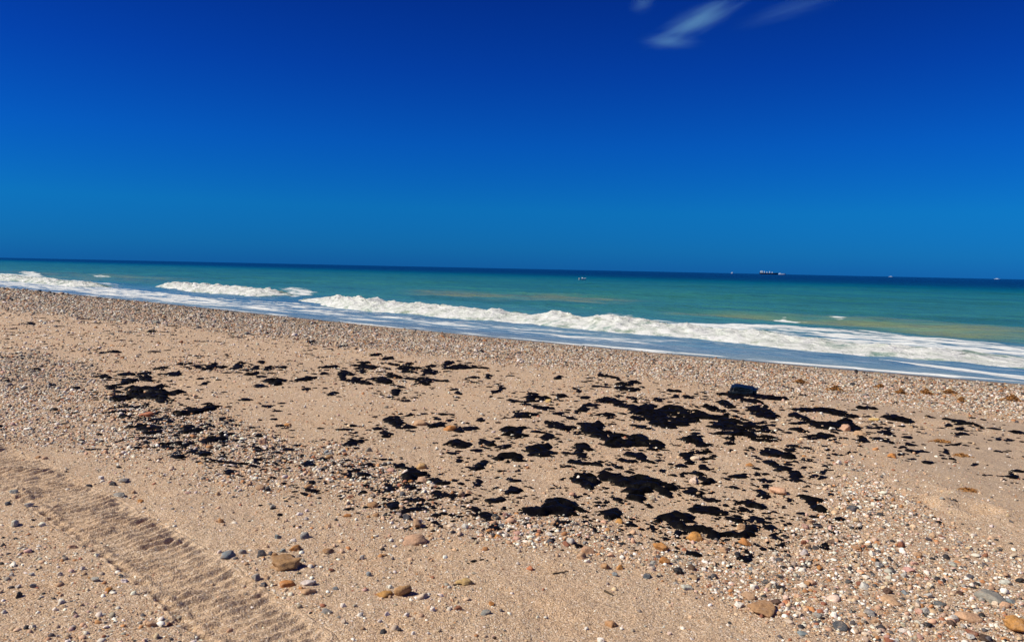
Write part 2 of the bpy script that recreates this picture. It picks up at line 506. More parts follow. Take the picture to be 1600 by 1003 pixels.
def gravel_density(x, y):
    """share of the surface covered by pebbles"""
    u, v = inland(x, y), along(x, y)
    d = np.full(np.shape(x), 0.06) + 0.10 * sstep(0.0, 0.5, fbm(x * 0.4, y * 0.4, 2.2, 3))
    for P, k, w in GP:
        s = soft_poly(x, y, P, w)
        d = np.maximum(d, s * k * (0.55 + 0.75 * sstep(-0.45, 0.35, fbm(x * 1.3, y * 1.3, 5.5, 3))))
    ub = np.interp(v, BAND_V, BAND_U)
    q = u + 0.5 * fbm(x * 0.5, y * 0.5, 7.7, 3)
    d = np.maximum(d, 0.85 * sstep(1.0, 2.4, u + 0.4 * fbm(x * 0.6, y * 0.6, 1.7, 3)) * sstep(ub * 1.06, ub * 0.86, q) * (u < 40))
    for P, w in SMOOTH:
        d = d * (1 - 0.8 * soft_poly(x, y, P, w))
    d = d * sstep(0.5, 1.3, u)
    t = np.abs(track_t(x, y))
    d = d * (1 - 0.8 * sstep(TW * 1.02, TW * 0.8, t))
    return np.clip(d, 0, 1)

ang_f = np.linspace(R(-42), R(42), 500)
ang_c = np.linspace(R(42), R(360 - 42), 60)[1:-1]
ANG = np.concatenate([ang_f, ang_c])
RAD = np.concatenate([[0.3, 0.8, 1.3, 1.8], np.geomspace(2.2, 8, 250), np.geomspace(8, 30, 200)[1:], np.geomspace(30, 140, 80)[1:], np.geomspace(140, 3000, 14)[1:]])
rr_, aa_ = np.meshgrid(RAD, ANG, indexing='ij')
bx, by = (rr_ * np.sin(aa_)).ravel(), (rr_ * np.cos(aa_)).ravel()
bz = beach_h(bx, by)
BZ0 = bz.reshape(len(RAD), len(ANG))
tt = np.abs(track_t(bx, by))
bz = bz - 0.05 * sstep(TW * 0.98, TW * 0.86, tt) * (np.hypot(bx, by) < 9)
uu = inland(bx, by)
gd = gravel_density(bx, by)
GD0 = gd.reshape(len(RAD), len(ANG))

def lookup(G, x, y):
    """a value of the finished beach grid at any point in front of the camera"""
    fi = np.clip(np.interp(np.hypot(x, y), RAD, np.arange(len(RAD))), 0, len(RAD) - 1.001)
    fj = np.clip((np.arctan2(x, y) - ang_f[0]) / (ang_f[1] - ang_f[0]), 0, len(ang_f) - 1.001)
    i, j = fi.astype(int), fj.astype(int); a, b = fi - i, fj - j
    return (G[i, j] * (1 - a) + G[i + 1, j] * a) * (1 - b) + (G[i, j + 1] * (1 - a) + G[i + 1, j + 1] * a) * b
damp = np.zeros(len(bx))
for P, w in SMOOTH[:2]:
    damp = np.maximum(damp, soft_poly(bx, by, P, w) * 0.8)
wetn = uu + 0.25 * fbm(bx * 0.7, by * 0.7, 3.3, 3)
wet = 0.85 * sstep(1.3, 0.3, wetn)
damp = np.maximum(damp, sstep(3.0, 1.0, wetn))
fc = grid_faces(len(RAD), len(ANG), wrap=True)
# drop the deep sea bed nobody can see
keep = (uu[fc].max(1) > -80)
fc = fc[keep]
used = np.zeros(len(bx), bool); used[fc] = True
remap = np.cumsum(used) - 1
V = np.stack([bx, by, bz], 1)[used]
me = mesh_np('beach', V, remap[fc][:, ::-1], attrs={'grit': gd[used], 'wet': wet[used], 'damp': damp[used]})
beach = obj('beach', me, M_SAND, kind='structure')

# tyre track: a fine strip following the wheel's path
seg = np.linalg.norm(np.diff(TC, axis=0), axis=1); cs = np.concatenate([[0], np.cumsum(seg)])
ss = np.arange(0, cs[-1], 0.0105)
cx_ = np.interp(ss, cs, TC[:, 0]); cy_ = np.interp(ss, cs, TC[:, 1])
for _ in range(60):
    cx_[1:-1] = 0.25 * cx_[:-2] + 0.5 * cx_[1:-1] + 0.25 * cx_[2:]
    cy_[1:-1] = 0.25 * cy_[:-2] + 0.5 * cy_[1:-1] + 0.25 * cy_[2:]
tx, ty = np.gradient(cx_), np.gradient(cy_); ln = np.hypot(tx, ty); tx /= ln; ty /= ln
TT = np.linspace(-1.0, 1.0, 64)
S, T = np.meshgrid(ss, TT, indexing='ij')
NX, NY = -ty[:, None], tx[:, None]         # to the left of the wheel's path (sea side)
XX = cx_[:, None] + NX * T * TW; YY = cy_[:, None] + NY * T * TW
zz = beach_h(XX.ravel(), YY.ravel()).reshape(XX.shape)
wob = 0.018 * fbm(XX * 4, YY * 4, 1.0, 3)
rib_p = (S + 0.05 * T + 0.05 * T * T + wob) / 0.082
rib = (0.5 + 0.5 * np.cos(2 * math.pi * rib_p)) ** 1.3
brk = (0.45 + 0.75 * sstep(-0.35, 0.45, fbm(XX * 5, YY * 5, 2.0, 3))) * (0.7 + 0.4 * sstep(-0.3, 0.3, fbm(XX * 1.3, YY * 1.3, 8.0, 2)))
edge = sstep(1.0, 0.72, np.abs(T) + 0.10 * fbm(XX * 4, YY * 4, 5.0, 3))
prof = -0.017 * edge + 0.0250 * rib * brk * edge
mid = np.exp(-((T - 0.05) / 0.5) ** 2)
prof += 0.004 * mid
lug = (0.5 + 0.5 * np.cos(2 * math.pi * (S + 0.02 * fbm(XX * 2, YY * 2, 6.0, 2)) / 0.135)) ** 2
side = -1.0 if track_t(np.array([_tl[5][0]]), np.array([_tl[5][1]]))[0] > 0 else 1.0
prof -= 0.036 * lug * np.exp(-((T + 0.84) / 0.085) ** 2) * (0.5 + 0.6 * brk)
prof += 0.010 * np.exp(-((T + 0.68) / 0.07) ** 2) * brk
prof += 0.010 * np.exp(-((np.abs(T) - 0.95) / 0.05) ** 2) * (0.6 + fbm(XX * 5, YY * 5, 4.4, 2))
prof += 0.0045 * fbm(XX * 18, YY * 18, 9.0, 3, 0.6)
zt = zz + prof + 0.004 * (1 - sstep(0.86, 1.0, np.abs(T)) * 2.2)
me = mesh_np('tyre_track', np.stack([XX.ravel(), YY.ravel(), zt.ravel()], 1), grid_faces(len(ss), len(TT)),
             attrs={'grit': np.full(XX.size, 0.10), 'wet': np.zeros(XX.size), 'damp': np.full(XX.size, 0.10)})
trk = obj('tyre_track', me, M_SAND, parent=beach, label='ribbed tyre track pressed into the sand in the left foreground')

def track_drop(x, y):
    return np.where(np.abs(track_t(x, y)) < TW * 0.95, -0.010, 0.0)

# ------------------------------------------------------------------ the sea
FOAM_POLYS = [
    ([(-60, 424), (40, 430), (110, 437), (180, 449), (270, 459), (330, 466), (430, 482), (480, 490), (540, 500), (420, 487), (300, 476), (200, 466), (100, 456), (0, 446), (-60, 440)], 0.58, 0.8),
    ([(280, 462), (480, 474), (600, 491), (800, 509), (960, 523), (1070, 534), (1040, 545), (960, 538), (800, 522), (540, 499), (400, 484)], 0.44, 0.8),
    ([(940, 490), (1070, 503), (1200, 509), (1330, 514), (1465, 527), (1600, 543), (1720, 556), (1720, 588), (1600, 572), (1465, 562), (1330, 550), (1200, 540), (1070, 526)], 0.58, 0.9),
    ([(1366, 561), (1450, 570), (1530, 580), (1600, 589), (1700, 601), (1700, 606), (1600, 594), (1530, 584), (1450, 574)], 1.0, 0.10),
    ([(520, 501), (700, 517), (900, 537), (1000, 547), (1070, 554), (1070, 558), (800, 531), (540, 508)], 0.55, 0.35),
    ([(1203, 499), (1225, 495), (1240, 500), (1285, 503), (1240, 505), (1215, 505)], 0.75, 0.4),
    ([(1292, 496), (1335, 500), (1310, 501)], 0.60, 0.5),
    ([(905, 459), (940, 462), (925, 463)], 0.55, 0.8),
    ([(440, 449), (470, 450), (500, 456), (470, 466), (450, 466)], 0.62, 1.0),
    ([(1490, 507), (1525, 509), (1510, 511)], 0.55, 0.5),
    ([(905, 479), (935, 481), (920, 483)], 0.55, 0.5),
    ([(30, 424), (55, 424), (70, 432), (40, 432)], 0.7, 1.2),
    ([(140, 431), (175, 433), (160, 435)], 0.6, 1.2),
    ([(100, 440), (190, 444), (190, 450), (110, 448)], 0.45, 0.8),
]
FP = [(sea_poly(p), d, w) for p, d, w in FOAM_POLYS]
SILT_POLYS = [([(640, 452), (760, 458), (900, 462), (1000, 470), (940, 476), (800, 470), (660, 462)], 1.0, 2.5),
              ([(1040, 486), (1200, 492), (1350, 500), (1600, 515), (1720, 522), (1720, 548), (1600, 537), (1400, 518), (1200, 504), (1060, 495)], 1.0, 1.5),
              ([(0, 422), (200, 430), (300, 436), (240, 442), (0, 434)], 0.5, 4)]
SP = [(sea_poly(p), d, w) for p, d, w in SILT_POLYS]

sang = np.linspace(R(-46), R(50), 620)
srad = np.concatenate([np.geomspace(12, 60, 300), np.geomspace(60, 400, 110)[1:], np.geomspace(400, 60000, 30)[1:]])
rr_, aa_ = np.meshgrid(srad, sang, indexing='ij')
sx, sy = (rr_ * np.sin(aa_)).ravel(), (rr_ * np.cos(aa_)).ravel()
su = inland(sx, sy); sv = along(sx, sy)
fcs = grid_faces(len(srad), len(sang))
keep = su[fcs].min(1) < 1.5
fcs = fcs[keep]
used = np.zeros(len(sx), bool); used[fcs] = True
remap = np.cumsum(used) - 1
sx, sy, su, sv = sx[used], sy[used], su[used], sv[used]
off = np.maximum(-su, 0)
sr = np.hypot(sx, sy)

def sea_h(x, y, off, v):
    a = sstep(4, 25, off) * sstep(900, 200, off)
    z = a * (0.17 * np.sin(off / 9.5 * 2 * math.pi / 1.0 + 2.2 * fbm(v * 0.03, off * 0.02, 1.1, 2) * 3) * (0.5 + fbm(v * 0.05, off * 0.05, 4.4, 2))
             + 0.09 * fbm(v * 0.18, off * 0.5, 3.0, 3))
    z = z + sstep(0.3, 6, off) * sstep(120, 40, off) * 0.05 * fbm(v * 0.7, off * 1.4, 6.0, 3)
    return z + 0.015
sz = sea_h(sx, sy, off, sv)
foam = np.zeros(len(sx))
for P, d, w in FP:
    foam = np.maximum(foam, d * soft_poly(sx, sy, P, w))
edge_f = sstep(0.42, 0.12, np.abs(su + 0.25 + 0.2 * fbm(sv * 0.4, su * 0, 2.0, 3)))
foam = np.maximum(foam, 0.62 * edge_f * sstep(-0.6, 0.2, fbm(sv * 0.12, 0 * sv, 9.0, 2)))
silt = np.zeros(len(sx))
for P, d, w in SP:
    silt = np.maximum(silt, d * soft_poly(sx, sy, P, w))
silt = np.clip(silt * (0.7 + fbm(sv * 0.15, su * 0.3, 5.0, 3)), 0, 1)
me = mesh_np('sea', np.stack([sx, sy, sz], 1), remap[fcs][:, ::-1], attrs={'offshore': off, 'foam': foam, 'silt': silt})
sea = obj('sea', me, M_WATER, kind='structure')

def breaker(name, foot_px, top_px, depth, label, seed, thick=1.0):
    fp = np.array(foot_px, float)
    fx, fy = on_sea(fp[:, 0], fp[:, 1])
    P = np.stack([fx, fy], 1)
    top = np.array(top_px, float)
    # height of the crest above the sea where it stands, a little seaward of the foot
    C = P + SNRM * depth * 0.5
    d = np.stack([rays(fp[:, 0], top)[:, 0], rays(fp[:, 0], top)[:, 1], rays(fp[:, 0], top)[:, 2]], 1)
    hh = EYE + d[:, 2] / np.hypot(d[:, 0], d[:, 1]) * np.hypot(C[:, 0], C[:, 1])
    hh = np.clip(hh * 0.82, 0.10, 0.50)
    sg = np.linalg.norm(np.diff(P, axis=0), axis=1); c = np.concatenate([[0], np.cumsum(sg)])
    s = np.arange(0, c[-1], 0.11)
    X = np.interp(s, c, P[:, 0]); Y = np.interp(s, c, P[:, 1]); H = np.interp(s, c, hh)
    k = np.ones(41) / 41
    H = np.convolve(np.pad(H, 20, 'edge'), k, 'valid')
    for _ in range(200):
        X[1:-1] = .25 * X[:-2] + .5 * X[1:-1] + .25 * X[2:]; Y[1:-1] = .25 * Y[:-2] + .5 * Y[1:-1] + .25 * Y[2:]
    H = H * (0.85 + 0.35 * fbm(s * 0.35, seed, 0.0, 4)) * sstep(0, 4, s) * sstep(0, 4, s[-1] - s)
    cc = np.linspace(0, 1, 56)
    S, Cc = np.meshgrid(s, cc, indexing='ij')
    w = Cc * depth + 0.45 * fbm(S * 0.35, seed + 3, 0, 4) * (1 - Cc)
    # steep tumbling front, crest at .38, long sloping back
    front = np.sin(np.clip(Cc / 0.40, 0, 1) * math.pi / 2) ** 0.85
    back = 1 - sstep(0.40, 1.0, Cc)
    Z = H[:, None] * np.minimum(front, back)
    env = np.minimum(front, back)
    lump = fbm(S * 1.3, w * 1.8, seed + 7, 5, 0.6)
    Z = Z + 0.34 * H[:, None] * lump * env * sstep(0.95, 0.6, Cc) - 0.05 * (Cc > 0.97)
    w2 = w - 0.34 * fbm(S * 1.1, Cc * 4, seed + 11, 4, 0.6) * env
    XX = X[:, None] + SNRM[0] * w2; YY = Y[:, None] + SNRM[1] * w2
    oo = np.maximum(-inland(XX.ravel(), YY.ravel()), 0)
    Z = Z + sea_h(XX.ravel(), YY.ravel(), oo, along(XX.ravel(), YY.ravel())).reshape(Z.shape) * 1.0 - 0.03 * (1 - sstep(0, 0.05, Cc)) - 0.03 * sstep(0.85, 1, Cc)
    f = np.where(Cc < 0.42, 0.72 + 0.3 * sstep(0.0, 0.15, Cc), 1 - sstep(0.42, 0.80, Cc)) * thick * np.clip(0.9 + 0.4 * fbm(S * 0.25, seed + 20, 0, 3), 0.78, 1.1)
    f = f * sstep(0, 1.2, S) * sstep(0, 1.2, s[-1] - S)
    me = mesh_np(name, np.stack([XX.ravel(), YY.ravel(), Z.ravel()], 1), grid_faces(*S.shape), attrs={'foam': f.ravel()})
    return obj(name, me, M_FOAM, label=label, cat='wave')

breaker('breaking_wave', [(462, 468), (485, 473), (530, 483), (660, 494), (800, 505), (935, 517), (1070, 530), (1200, 543), (1330, 554), (1465, 566), (1600, 577), (1760, 592)],
        [462, 460, 464, 476, 482, 490, 505, 519, 532, 545, 558, 574], 4.6, 'long white breaking wave running along the shore from centre to the right edge', 1.7)
breaker('breaking_wave', [(240, 447), (258, 451), (300, 456), (340, 459), (375, 461), (405, 464)], [438, 437, 440, 443, 449, 456], 5.5,
        'short white breaker farther out, left of the long breaking wave', 5.2)
breaker('breaking_wave', [(-80, 433), (-20, 437), (20, 440), (60, 443), (120, 449)], [426, 429, 431, 435, 442], 4.5,
        'low white breaker at the left edge of the photo', 9.4, 0.8)

# ------------------------------------------------------------------ tar patches: outlines noted from the photograph in enlarged crops
# each crop: (origin x, origin y, enlargement); E = ellipses (cx, cy, w, h[, tilt]); P = outlines
TAR = [
 ((100, 530, 4.0),
  [(910,180,100,45,-8),(990,178,70,16),(600,185,80,18,-8),(690,220,100,28),(375,220,110,20,-5),(265,235,70,28),(210,235,50,10),(500,218,90,14,-5),
   (400,265,140,28,-6),(510,248,110,36,-5),(630,402,110,26,-5),(450,430,180,12),(350,428,100,12),(350,462,230,10,-3),(380,490,80,18),(790,570,160,36,-3),
   (530,625,130,20),(690,660,140,24),(650,685,100,26),(780,670,100,30,-10),(710,715,60,30),(850,720,180,36),(1310,272,115,46),(1175,224,105,20,-5),
   (1190,190,70,20,-8),(1285,190,70,24),(1360,185,70,16),(1090,170,70,30),(1100,155,70,14),(1235,150,60,18),(1060,188,50,14),(760,158,120,10,-4),
   (840,180,70,12),(1015,215,40,16),(1510,252,115,20,-3),(1510,312,70,12),(1560,222,40,14),(1140,385,80,14,-5),(1270,420,80,14),(1360,400,50,12),
   (965,263,40,14),(880,283,45,16),(930,338,30,10),(810,363,50,10),(230,88,50,8),(300,82,110,8),(840,110,60,8),(170,678,90,14),(450,680,60,18),
   (520,650,60,20),(1080,785,170,20,2),(1210,770,80,36,10),(1190,805,80,20),(1530,780,80,50),(1550,905,100,20),(1560,955,100,30),(1400,700,100,24),
   (1200,690,80,20),(980,745,70,16),(1045,835,80,26),(1550,20,70,22),(1540,68,40,14),(1550,100,30,12),(110,320,50,14),(200,350,50,10),
   (300,300,110,18),(330,330,80,14),(720,540,60,18),(640,500,90,18)],
  [[(380,310),(450,300),(560,300),(620,275),(690,275),(640,300),(580,320),(660,345),(780,335),(780,348),(640,365),(635,385),(500,385),(440,370),(380,390),(260,400),(240,385),(330,375),(400,360),(390,330)],
   [(670,475),(740,455),(850,440),(900,420),(1010,430),(950,450),(880,460),(830,485),(690,485)],
   [(360,555),(420,540),(530,540),(600,535),(600,560),(640,570),(600,590),(500,600),(440,600),(520,580),(470,560)],
   [(810,640),(850,610),(930,600),(960,620),(1000,590),(1040,600),(1040,630),(960,655),(880,660),(830,650)]]),
 ((500, 530, 4.0),
  [(345,100,70,16,-5),(420,123,70,14,-5),(140,42,80,16,-10),(60,62,40,16),(280,150,70,14),(285,178,150,34),(265,208,50,20),(165,212,90,26,15),(60,178,120,18,-3),
   (150,240,75,36,15),(235,258,140,30,5),(460,163,90,14),(560,157,50,16),(540,185,130,26),(560,210,110,14),(690,170,60,16),(650,185,30,14),(690,205,90,30),
   (460,238,80,20),(395,213,36,14),(545,247,80,10),(800,152,80,20,-8),(930,147,60,8),(405,262,140,30),(470,330,80,40,10),(440,360,50,10),(345,342,45,12),
   (85,340,85,26,-8),(535,385,60,12),(620,345,36,14),(865,335,45,16),(838,310,70,16,-5),(850,380,40,14),(25,218,60,14),(960,238,60,14),(968,265,50,10),
   (1052,233,50,24),(1190,230,50,12),(1105,273,40,10),(1490,243,70,16,-10),(1110,325,100,36,-25),(1210,382,70,22,5),(1285,408,60,18),(1390,428,100,32,5),
   (1440,432,50,14),(1510,357,70,18),(1550,440,36,12),(1225,462,50,16),(1280,487,165,32,-8),(1490,472,80,20,3),(1570,495,50,18),(1490,545,160,40,12),
   (1005,513,45,22),(555,480,80,20,-5),(650,472,55,16),(765,480,70,12),(812,514,36,18),(735,542,130,28,-12),(935,560,90,30,-4),(870,570,60,36),
   (355,568,70,20),(415,600,80,34,-10),(195,545,60,10),(155,568,100,16),(200,610,24,20),(140,630,26,24),(215,650,120,30,-8),(230,680,50,20),
   (1040,643,140,24,3),(1155,665,90,28),(988,692,66,22),(830,712,70,22),(868,752,50,30),(1425,608,110,46,5),(1240,818,40,22),(1185,873,50,20),
   (985,905,70,44,-10),(990,870,36,12),(1195,952,115,58,5),(1575,775,60,24),(510,795,110,30,5),(730,895,130,40,10),
   (170,855,90,36,-5),(300,790,130,20,-3),(260,750,50,16),(440,757,40,14),(450,930,90,50),(560,930,70,40),(840,990,80,30)],
  [[(760,180),(830,165),(900,168),(960,178),(1060,188),(1060,195),(960,188),(850,192),(790,190)],
   [(540,265),(590,250),(640,238),(700,250),(760,260),(815,262),(810,272),(750,270),(700,285),(640,285),(580,280)],
   [(1250,370),(1280,340),(1330,338),(1370,355),(1450,365),(1400,385),(1330,385),(1280,378)],
   [(370,515),(430,480),(490,482),(530,510),(575,548),(550,568),(490,565),(440,540)],
   [(750,650),(800,635),(860,630),(920,645),(970,655),(960,668),(880,675),(820,660)],
   [(1115,580),(1150,550),(1240,545),(1280,565),(1340,610),(1320,622),(1220,620),(1140,605)],
   [(1285,700),(1300,675),(1370,663),(1460,665),(1490,690),(1460,735),(1350,740),(1300,725)],
   [(1075,745),(1130,715),(1180,705),(1230,725),(1320,765),(1300,775),(1220,770),(1200,790),(1150,785),(1140,760)],
   [(930,810),(950,785),(1000,775),(1010,755),(1050,755),(1055,795),(1010,820),(950,822)],
   [(510,850),(570,790),(600,790),(620,825),(710,845),(690,860),(640,865),(600,895),(510,895)]]),
 ((880, 560, 4.0),
  [(400,155,150,26,-3),(450,150,80,10,5),(210,178,70,16),(175,192,36,10),(130,148,44,8),(155,125,36,8),(100,210,50,14),(65,190,30,10),(130,245,70,20,5),
   (345,238,60,14),(375,222,34,10),(430,252,60,16,8),(300,162,24,10),(700,203,90,16),(695,243,60,14),(775,243,70,22,8),(875,210,45,8),(890,237,45,12),
   (880,260,44,10),(520,262,44,12),(590,262,70,30,8),(470,370,100,22),(465,415,105,24,8),(1280,445,90,16,10),(1230,405,90,18,-3),(105,608,75,40),
   (265,352,130,20,-3),(305,368,60,14),(370,348,50,10),(45,375,60,18,8),(20,435,60,34,8),(90,460,60,14),(125,320,80,36),(150,290,60,24),(205,300,30,10),
   (30,320,40,10),(15,240,40,16),(830,470,60,10),(880,688,75,30,10),(740,677,70,8),(390,648,110,22,4),(285,675,60,18),(235,648,40,14),(425,702,36,14),
   (625,712,60,24),(810,838,110,44,8),(690,785,40,8),(1430,655,80,20,8),(1530,640,65,28,-10),(1450,740,120,44,5),(1430,775,50,14),(1500,690,80,12),
   (1145,570,40,16),(1180,558,45,14),(1525,555,70,12),(1440,568,40,10),(1100,740,150,26,-3),(1020,760,50,16,10),(1070,810,70,20,10),(1260,770,90,26,10),
   (1265,800,36,30),(1250,850,100,46,25),(1185,793,36,8),(1185,918,170,40,8),(1115,945,60,30,8),(920,885,120,26,12),(1020,878,50,14),(1415,888,45,24),(270,898,40,18),
   (540,300,80,24,8),(760,290,30,8),(830,312,30,8),(1100,350,30,10),(1300,415,60,12)],
  [[(185,105),(240,100),(330,120),(365,130),(320,132),(260,120)],
   [(310,185),(380,180),(450,190),(490,210),(450,212),(350,200)],
   [(220,255),(290,250),(340,268),(440,275),(460,300),(500,300),(575,325),(660,305),(740,318),(820,340),(880,330),(920,350),(1040,360),(1100,380),(1180,390),(1220,430),(1300,470),(1270,478),(1190,455),(1130,450),(1060,440),(1030,455),(960,455),(935,430),(910,400),(860,395),(800,402),(760,410),(690,435),(640,415),(560,400),(540,375),(470,360),(420,325),(340,315),(310,290),(240,285)],
   [(840,315),(880,305),(960,318),(1045,343),(1040,356),(940,340),(860,325)],
   [(890,470),(960,460),(1060,460),(1130,457),(1180,470),(1260,490),(1380,505),(1290,530),(1200,520),(1115,515),(1110,545),(1000,530),(985,500)],
   [(80,420),(140,395),(210,395),(330,395),(320,408),(280,410),(285,445),(330,450),(340,480),(420,490),(480,478),(530,505),(580,515),(690,555),(650,595),(580,580),(530,575),(520,550),(440,545),(340,550),(300,558),(240,540),(200,530),(240,510),(230,490),(190,485),(120,460)],
   [(15,545),(80,545),(100,520),(190,533),(198,570),(170,590),(90,590),(50,565)],
   [(725,510),(760,478),(830,480),(880,510),(940,540),(920,552),(840,545),(780,530)],
   [(700,600),(740,575),(800,568),(870,575),(950,595),(965,620),(940,635),(890,630),(860,645),(850,610),(810,600),(795,625),(830,655),(820,670),(760,665),(680,650),(735,640),(740,615)],
   [(385,605),(420,590),(480,595),(540,625),(580,665),(500,655),(430,625)],
   [(30,650),(60,643),(140,660),(200,655),(250,685),(200,682),(130,675),(80,670)],
   [(715,735),(770,710),(830,705),(900,745),(965,775),(940,790),(880,800),(845,815),(830,805),(860,780),(850,745),(790,722),(775,750),(740,755)],
   [(50,750),(70,730),(130,730),(190,735),(200,770),(245,828),(180,832),(120,800),(60,785)],
   [(205,712),(240,700),(310,720),(390,730),(380,750),(430,735),(500,740),(560,770),(640,785),(710,825),(660,830),(690,880),(620,865),(560,840),(520,870),(550,920),(520,938),(470,910),(440,885),(380,875),(400,850),(350,835),(400,800),(320,810),(340,780),(260,770),(240,760),(210,745)],
   [(955,265),(1000,262),(1030,285),(1090,300),(1080,320),(1030,320),(960,290)],
   [(930,215),(1000,208),(1060,200),(1060,195),(1210,205),(1240,225),(1330,235),(1430,262),(1330,265),(1220,245),(1160,232),(1150,250),(1220,255),(1280,280),(1260,300),(1180,285),(1100,262),(1040,235)],
   [(1130,330),(1170,310),(1230,303),(1290,315),(1280,335),(1330,345),(1360,380),(1300,385),(1250,375),(1200,370),(1210,345)],
   [(1220,595),(1260,570),(1330,573),(1400,590),(1455,620),(1420,630),(1350,630),(1280,615)],
   [(1200,620),(1240,625),(1260,645),(1350,665),(1435,710),(1380,712),(1300,685),(1230,650)],
   [(785,940),(840,925),(850,885),(890,900),(880,930),(960,925),(1030,960),(1040,975),(960,985),(880,970),(820,965)]]),
 ((1200, 590, 4.0),
  [(620,200,130,12,5),(770,288,40,12),(1130,302,65,16),(1195,325,80,18),(1210,356,85,20,5),(1090,318,30,10),(1560,345,110,20,8),(1440,386,55,18),(1510,396,60,18),
   (965,325,30,12),(195,322,120,24,3),(130,338,50,16),(180,285,90,16),(320,360,170,26,3),(285,375,80,14),(425,378,36,12),(640,315,80,16,5),(740,350,110,24,20),
   (740,322,30,10),(590,388,60,34,15),(890,425,90,16),(840,440,50,16),(965,467,120,16,5),(840,480,55,16),(900,506,55,18),(1115,472,50,26,20),(1160,425,100,12,-5),
   (1145,512,45,10),(1000,535,60,8),(1290,540,50,20),(1350,615,30,10),(1525,620,95,36),(1575,580,60,10,10),(1485,467,26,12),(1500,495,30,10),
   (345,600,60,30,-10),(290,625,60,20),(345,635,60,20),(350,560,60,12),(380,420,30,16),(375,452,40,16,10),(250,437,70,10),(160,450,36,12),(400,517,30,16),
   (395,585,30,14),(305,678,70,12,5),(410,690,70,16,5),(235,715,36,18,20),(390,743,45,20,10),(140,770,50,20),(150,655,54,18),(85,880,40,16),(305,880,40,16),
   (440,965,60,24,10),(565,950,60,26,5),(1065,900,40,12),(710,775,30,10)],
  [[(145,210),(220,200),(250,188),(360,192),(440,215),(540,235),(565,255),(520,262),(440,252),(380,240),(330,222),(260,220),(200,222)],
   [(120,235),(180,232),(260,255),(340,280),(440,275),(480,265),(540,280),(550,300),(580,320),(560,340),(520,350),(510,320),(460,300),(430,340),(380,330),(320,315),(260,300),(220,270),(160,255)],
   [(705,245),(770,240),(850,250),(945,280),(880,292),(810,280),(750,262)],
   [(1080,260),(1150,268),(1240,278),(1310,290),(1360,320),(1300,325),(1270,305),(1220,298),(1150,280)],
   [(610,375),(660,370),(730,385),(820,425),(760,415),(680,395)],
   [(390,465),(440,485),(520,455),(525,470),(450,490),(410,485)],
   [(155,742),(240,740),(290,770),(335,780),(330,810),(370,830),(385,860),(380,885),(350,870),(330,840),(290,840),(260,800),(215,775)]]),
 ((600, 740, 3.8125),
  [(660,170,100,40,5),(40,195,90,50),(40,90,80,40),(150,85,70,36),(145,160,70,26),(160,222,190,30,-8),(545,225,90,36,12),(610,260,120,40,15),(660,325,110,40,5),
   (425,258,80,30),(310,250,60,30),(860,310,60,30),(1040,312,80,36,8),(1205,300,55,24,8),(1245,340,70,30,15),(1325,170,36,14),(1480,270,45,12),(140,335,50,24),(535,527,36,10)],
  [[(270,120),(330,105),(380,120),(440,145),(430,160),(360,160),(300,165),(270,150)],
   [(820,235),(900,215),(960,180),(1000,170),(1000,145),(1040,150),(1120,170),(1180,205),(1170,255),(1120,278),(1060,280),(1040,250),(960,265),(900,270),(850,250)],
   [(1260,240),(1310,215),(1380,210),(1430,240),(1400,275),(1340,275),(1290,260)]]),
 ((900, 760, 4.0),
  [(990,200,100,44,8),(1130,210,130,46,5),(635,295,70,50),(475,258,60,30),(570,335,70,20,10),(1215,265,100,36,10),(1240,322,80,36,5),(1310,358,50,26,5),
   (1220,395,40,16),(1285,375,50,12),(1300,310,30,20),(1510,498,50,20,10)],
  [[(475,210),(560,165),(620,155),(720,175),(760,210),(720,225),(790,240),(830,275),(920,270),(960,260),(1010,290),(1050,250),(1110,245),(1160,270),(1150,310),(1195,340),(1180,380),(1110,350),(1040,320),(980,330),(900,320),(960,350),(950,390),(890,375),(840,340),(800,300),(700,285),(620,250),(540,225)],
   [(985,455),(1010,440),(1090,440),(1060,425),(1000,405),(1020,390),(1060,400),(1100,425),(1125,445),(1110,470),(1080,490),(1050,485)]]),
 ((0, 440, 3.8575),
  [(570,228,30,14),(730,242,20,10),(195,257,50,12),(45,345,30,12),(80,285,30,10),(345,235,30,10),(490,328,24,8),(630,372,26,10),(690,255,20,8),(915,300,60,16),
   (810,302,60,8),(1000,305,50,8),(1040,273,50,8),(1395,320,40,10),(1475,340,20,10),(730,353,40,8),(275,370,24,8),(215,535,90,14),(50,605,50,14),(40,893,60,12),(480,655,30,14)],
  []),
]

def chaikin(P, k=2):
    P = np.array(P, float)
    for _ in range(k):
        N = np.roll(P, -1, 0)
        P = np.stack([0.75 * P + 0.25 * N, 0.25 * P + 0.75 * N], 1).reshape(-1, 2)
    return P

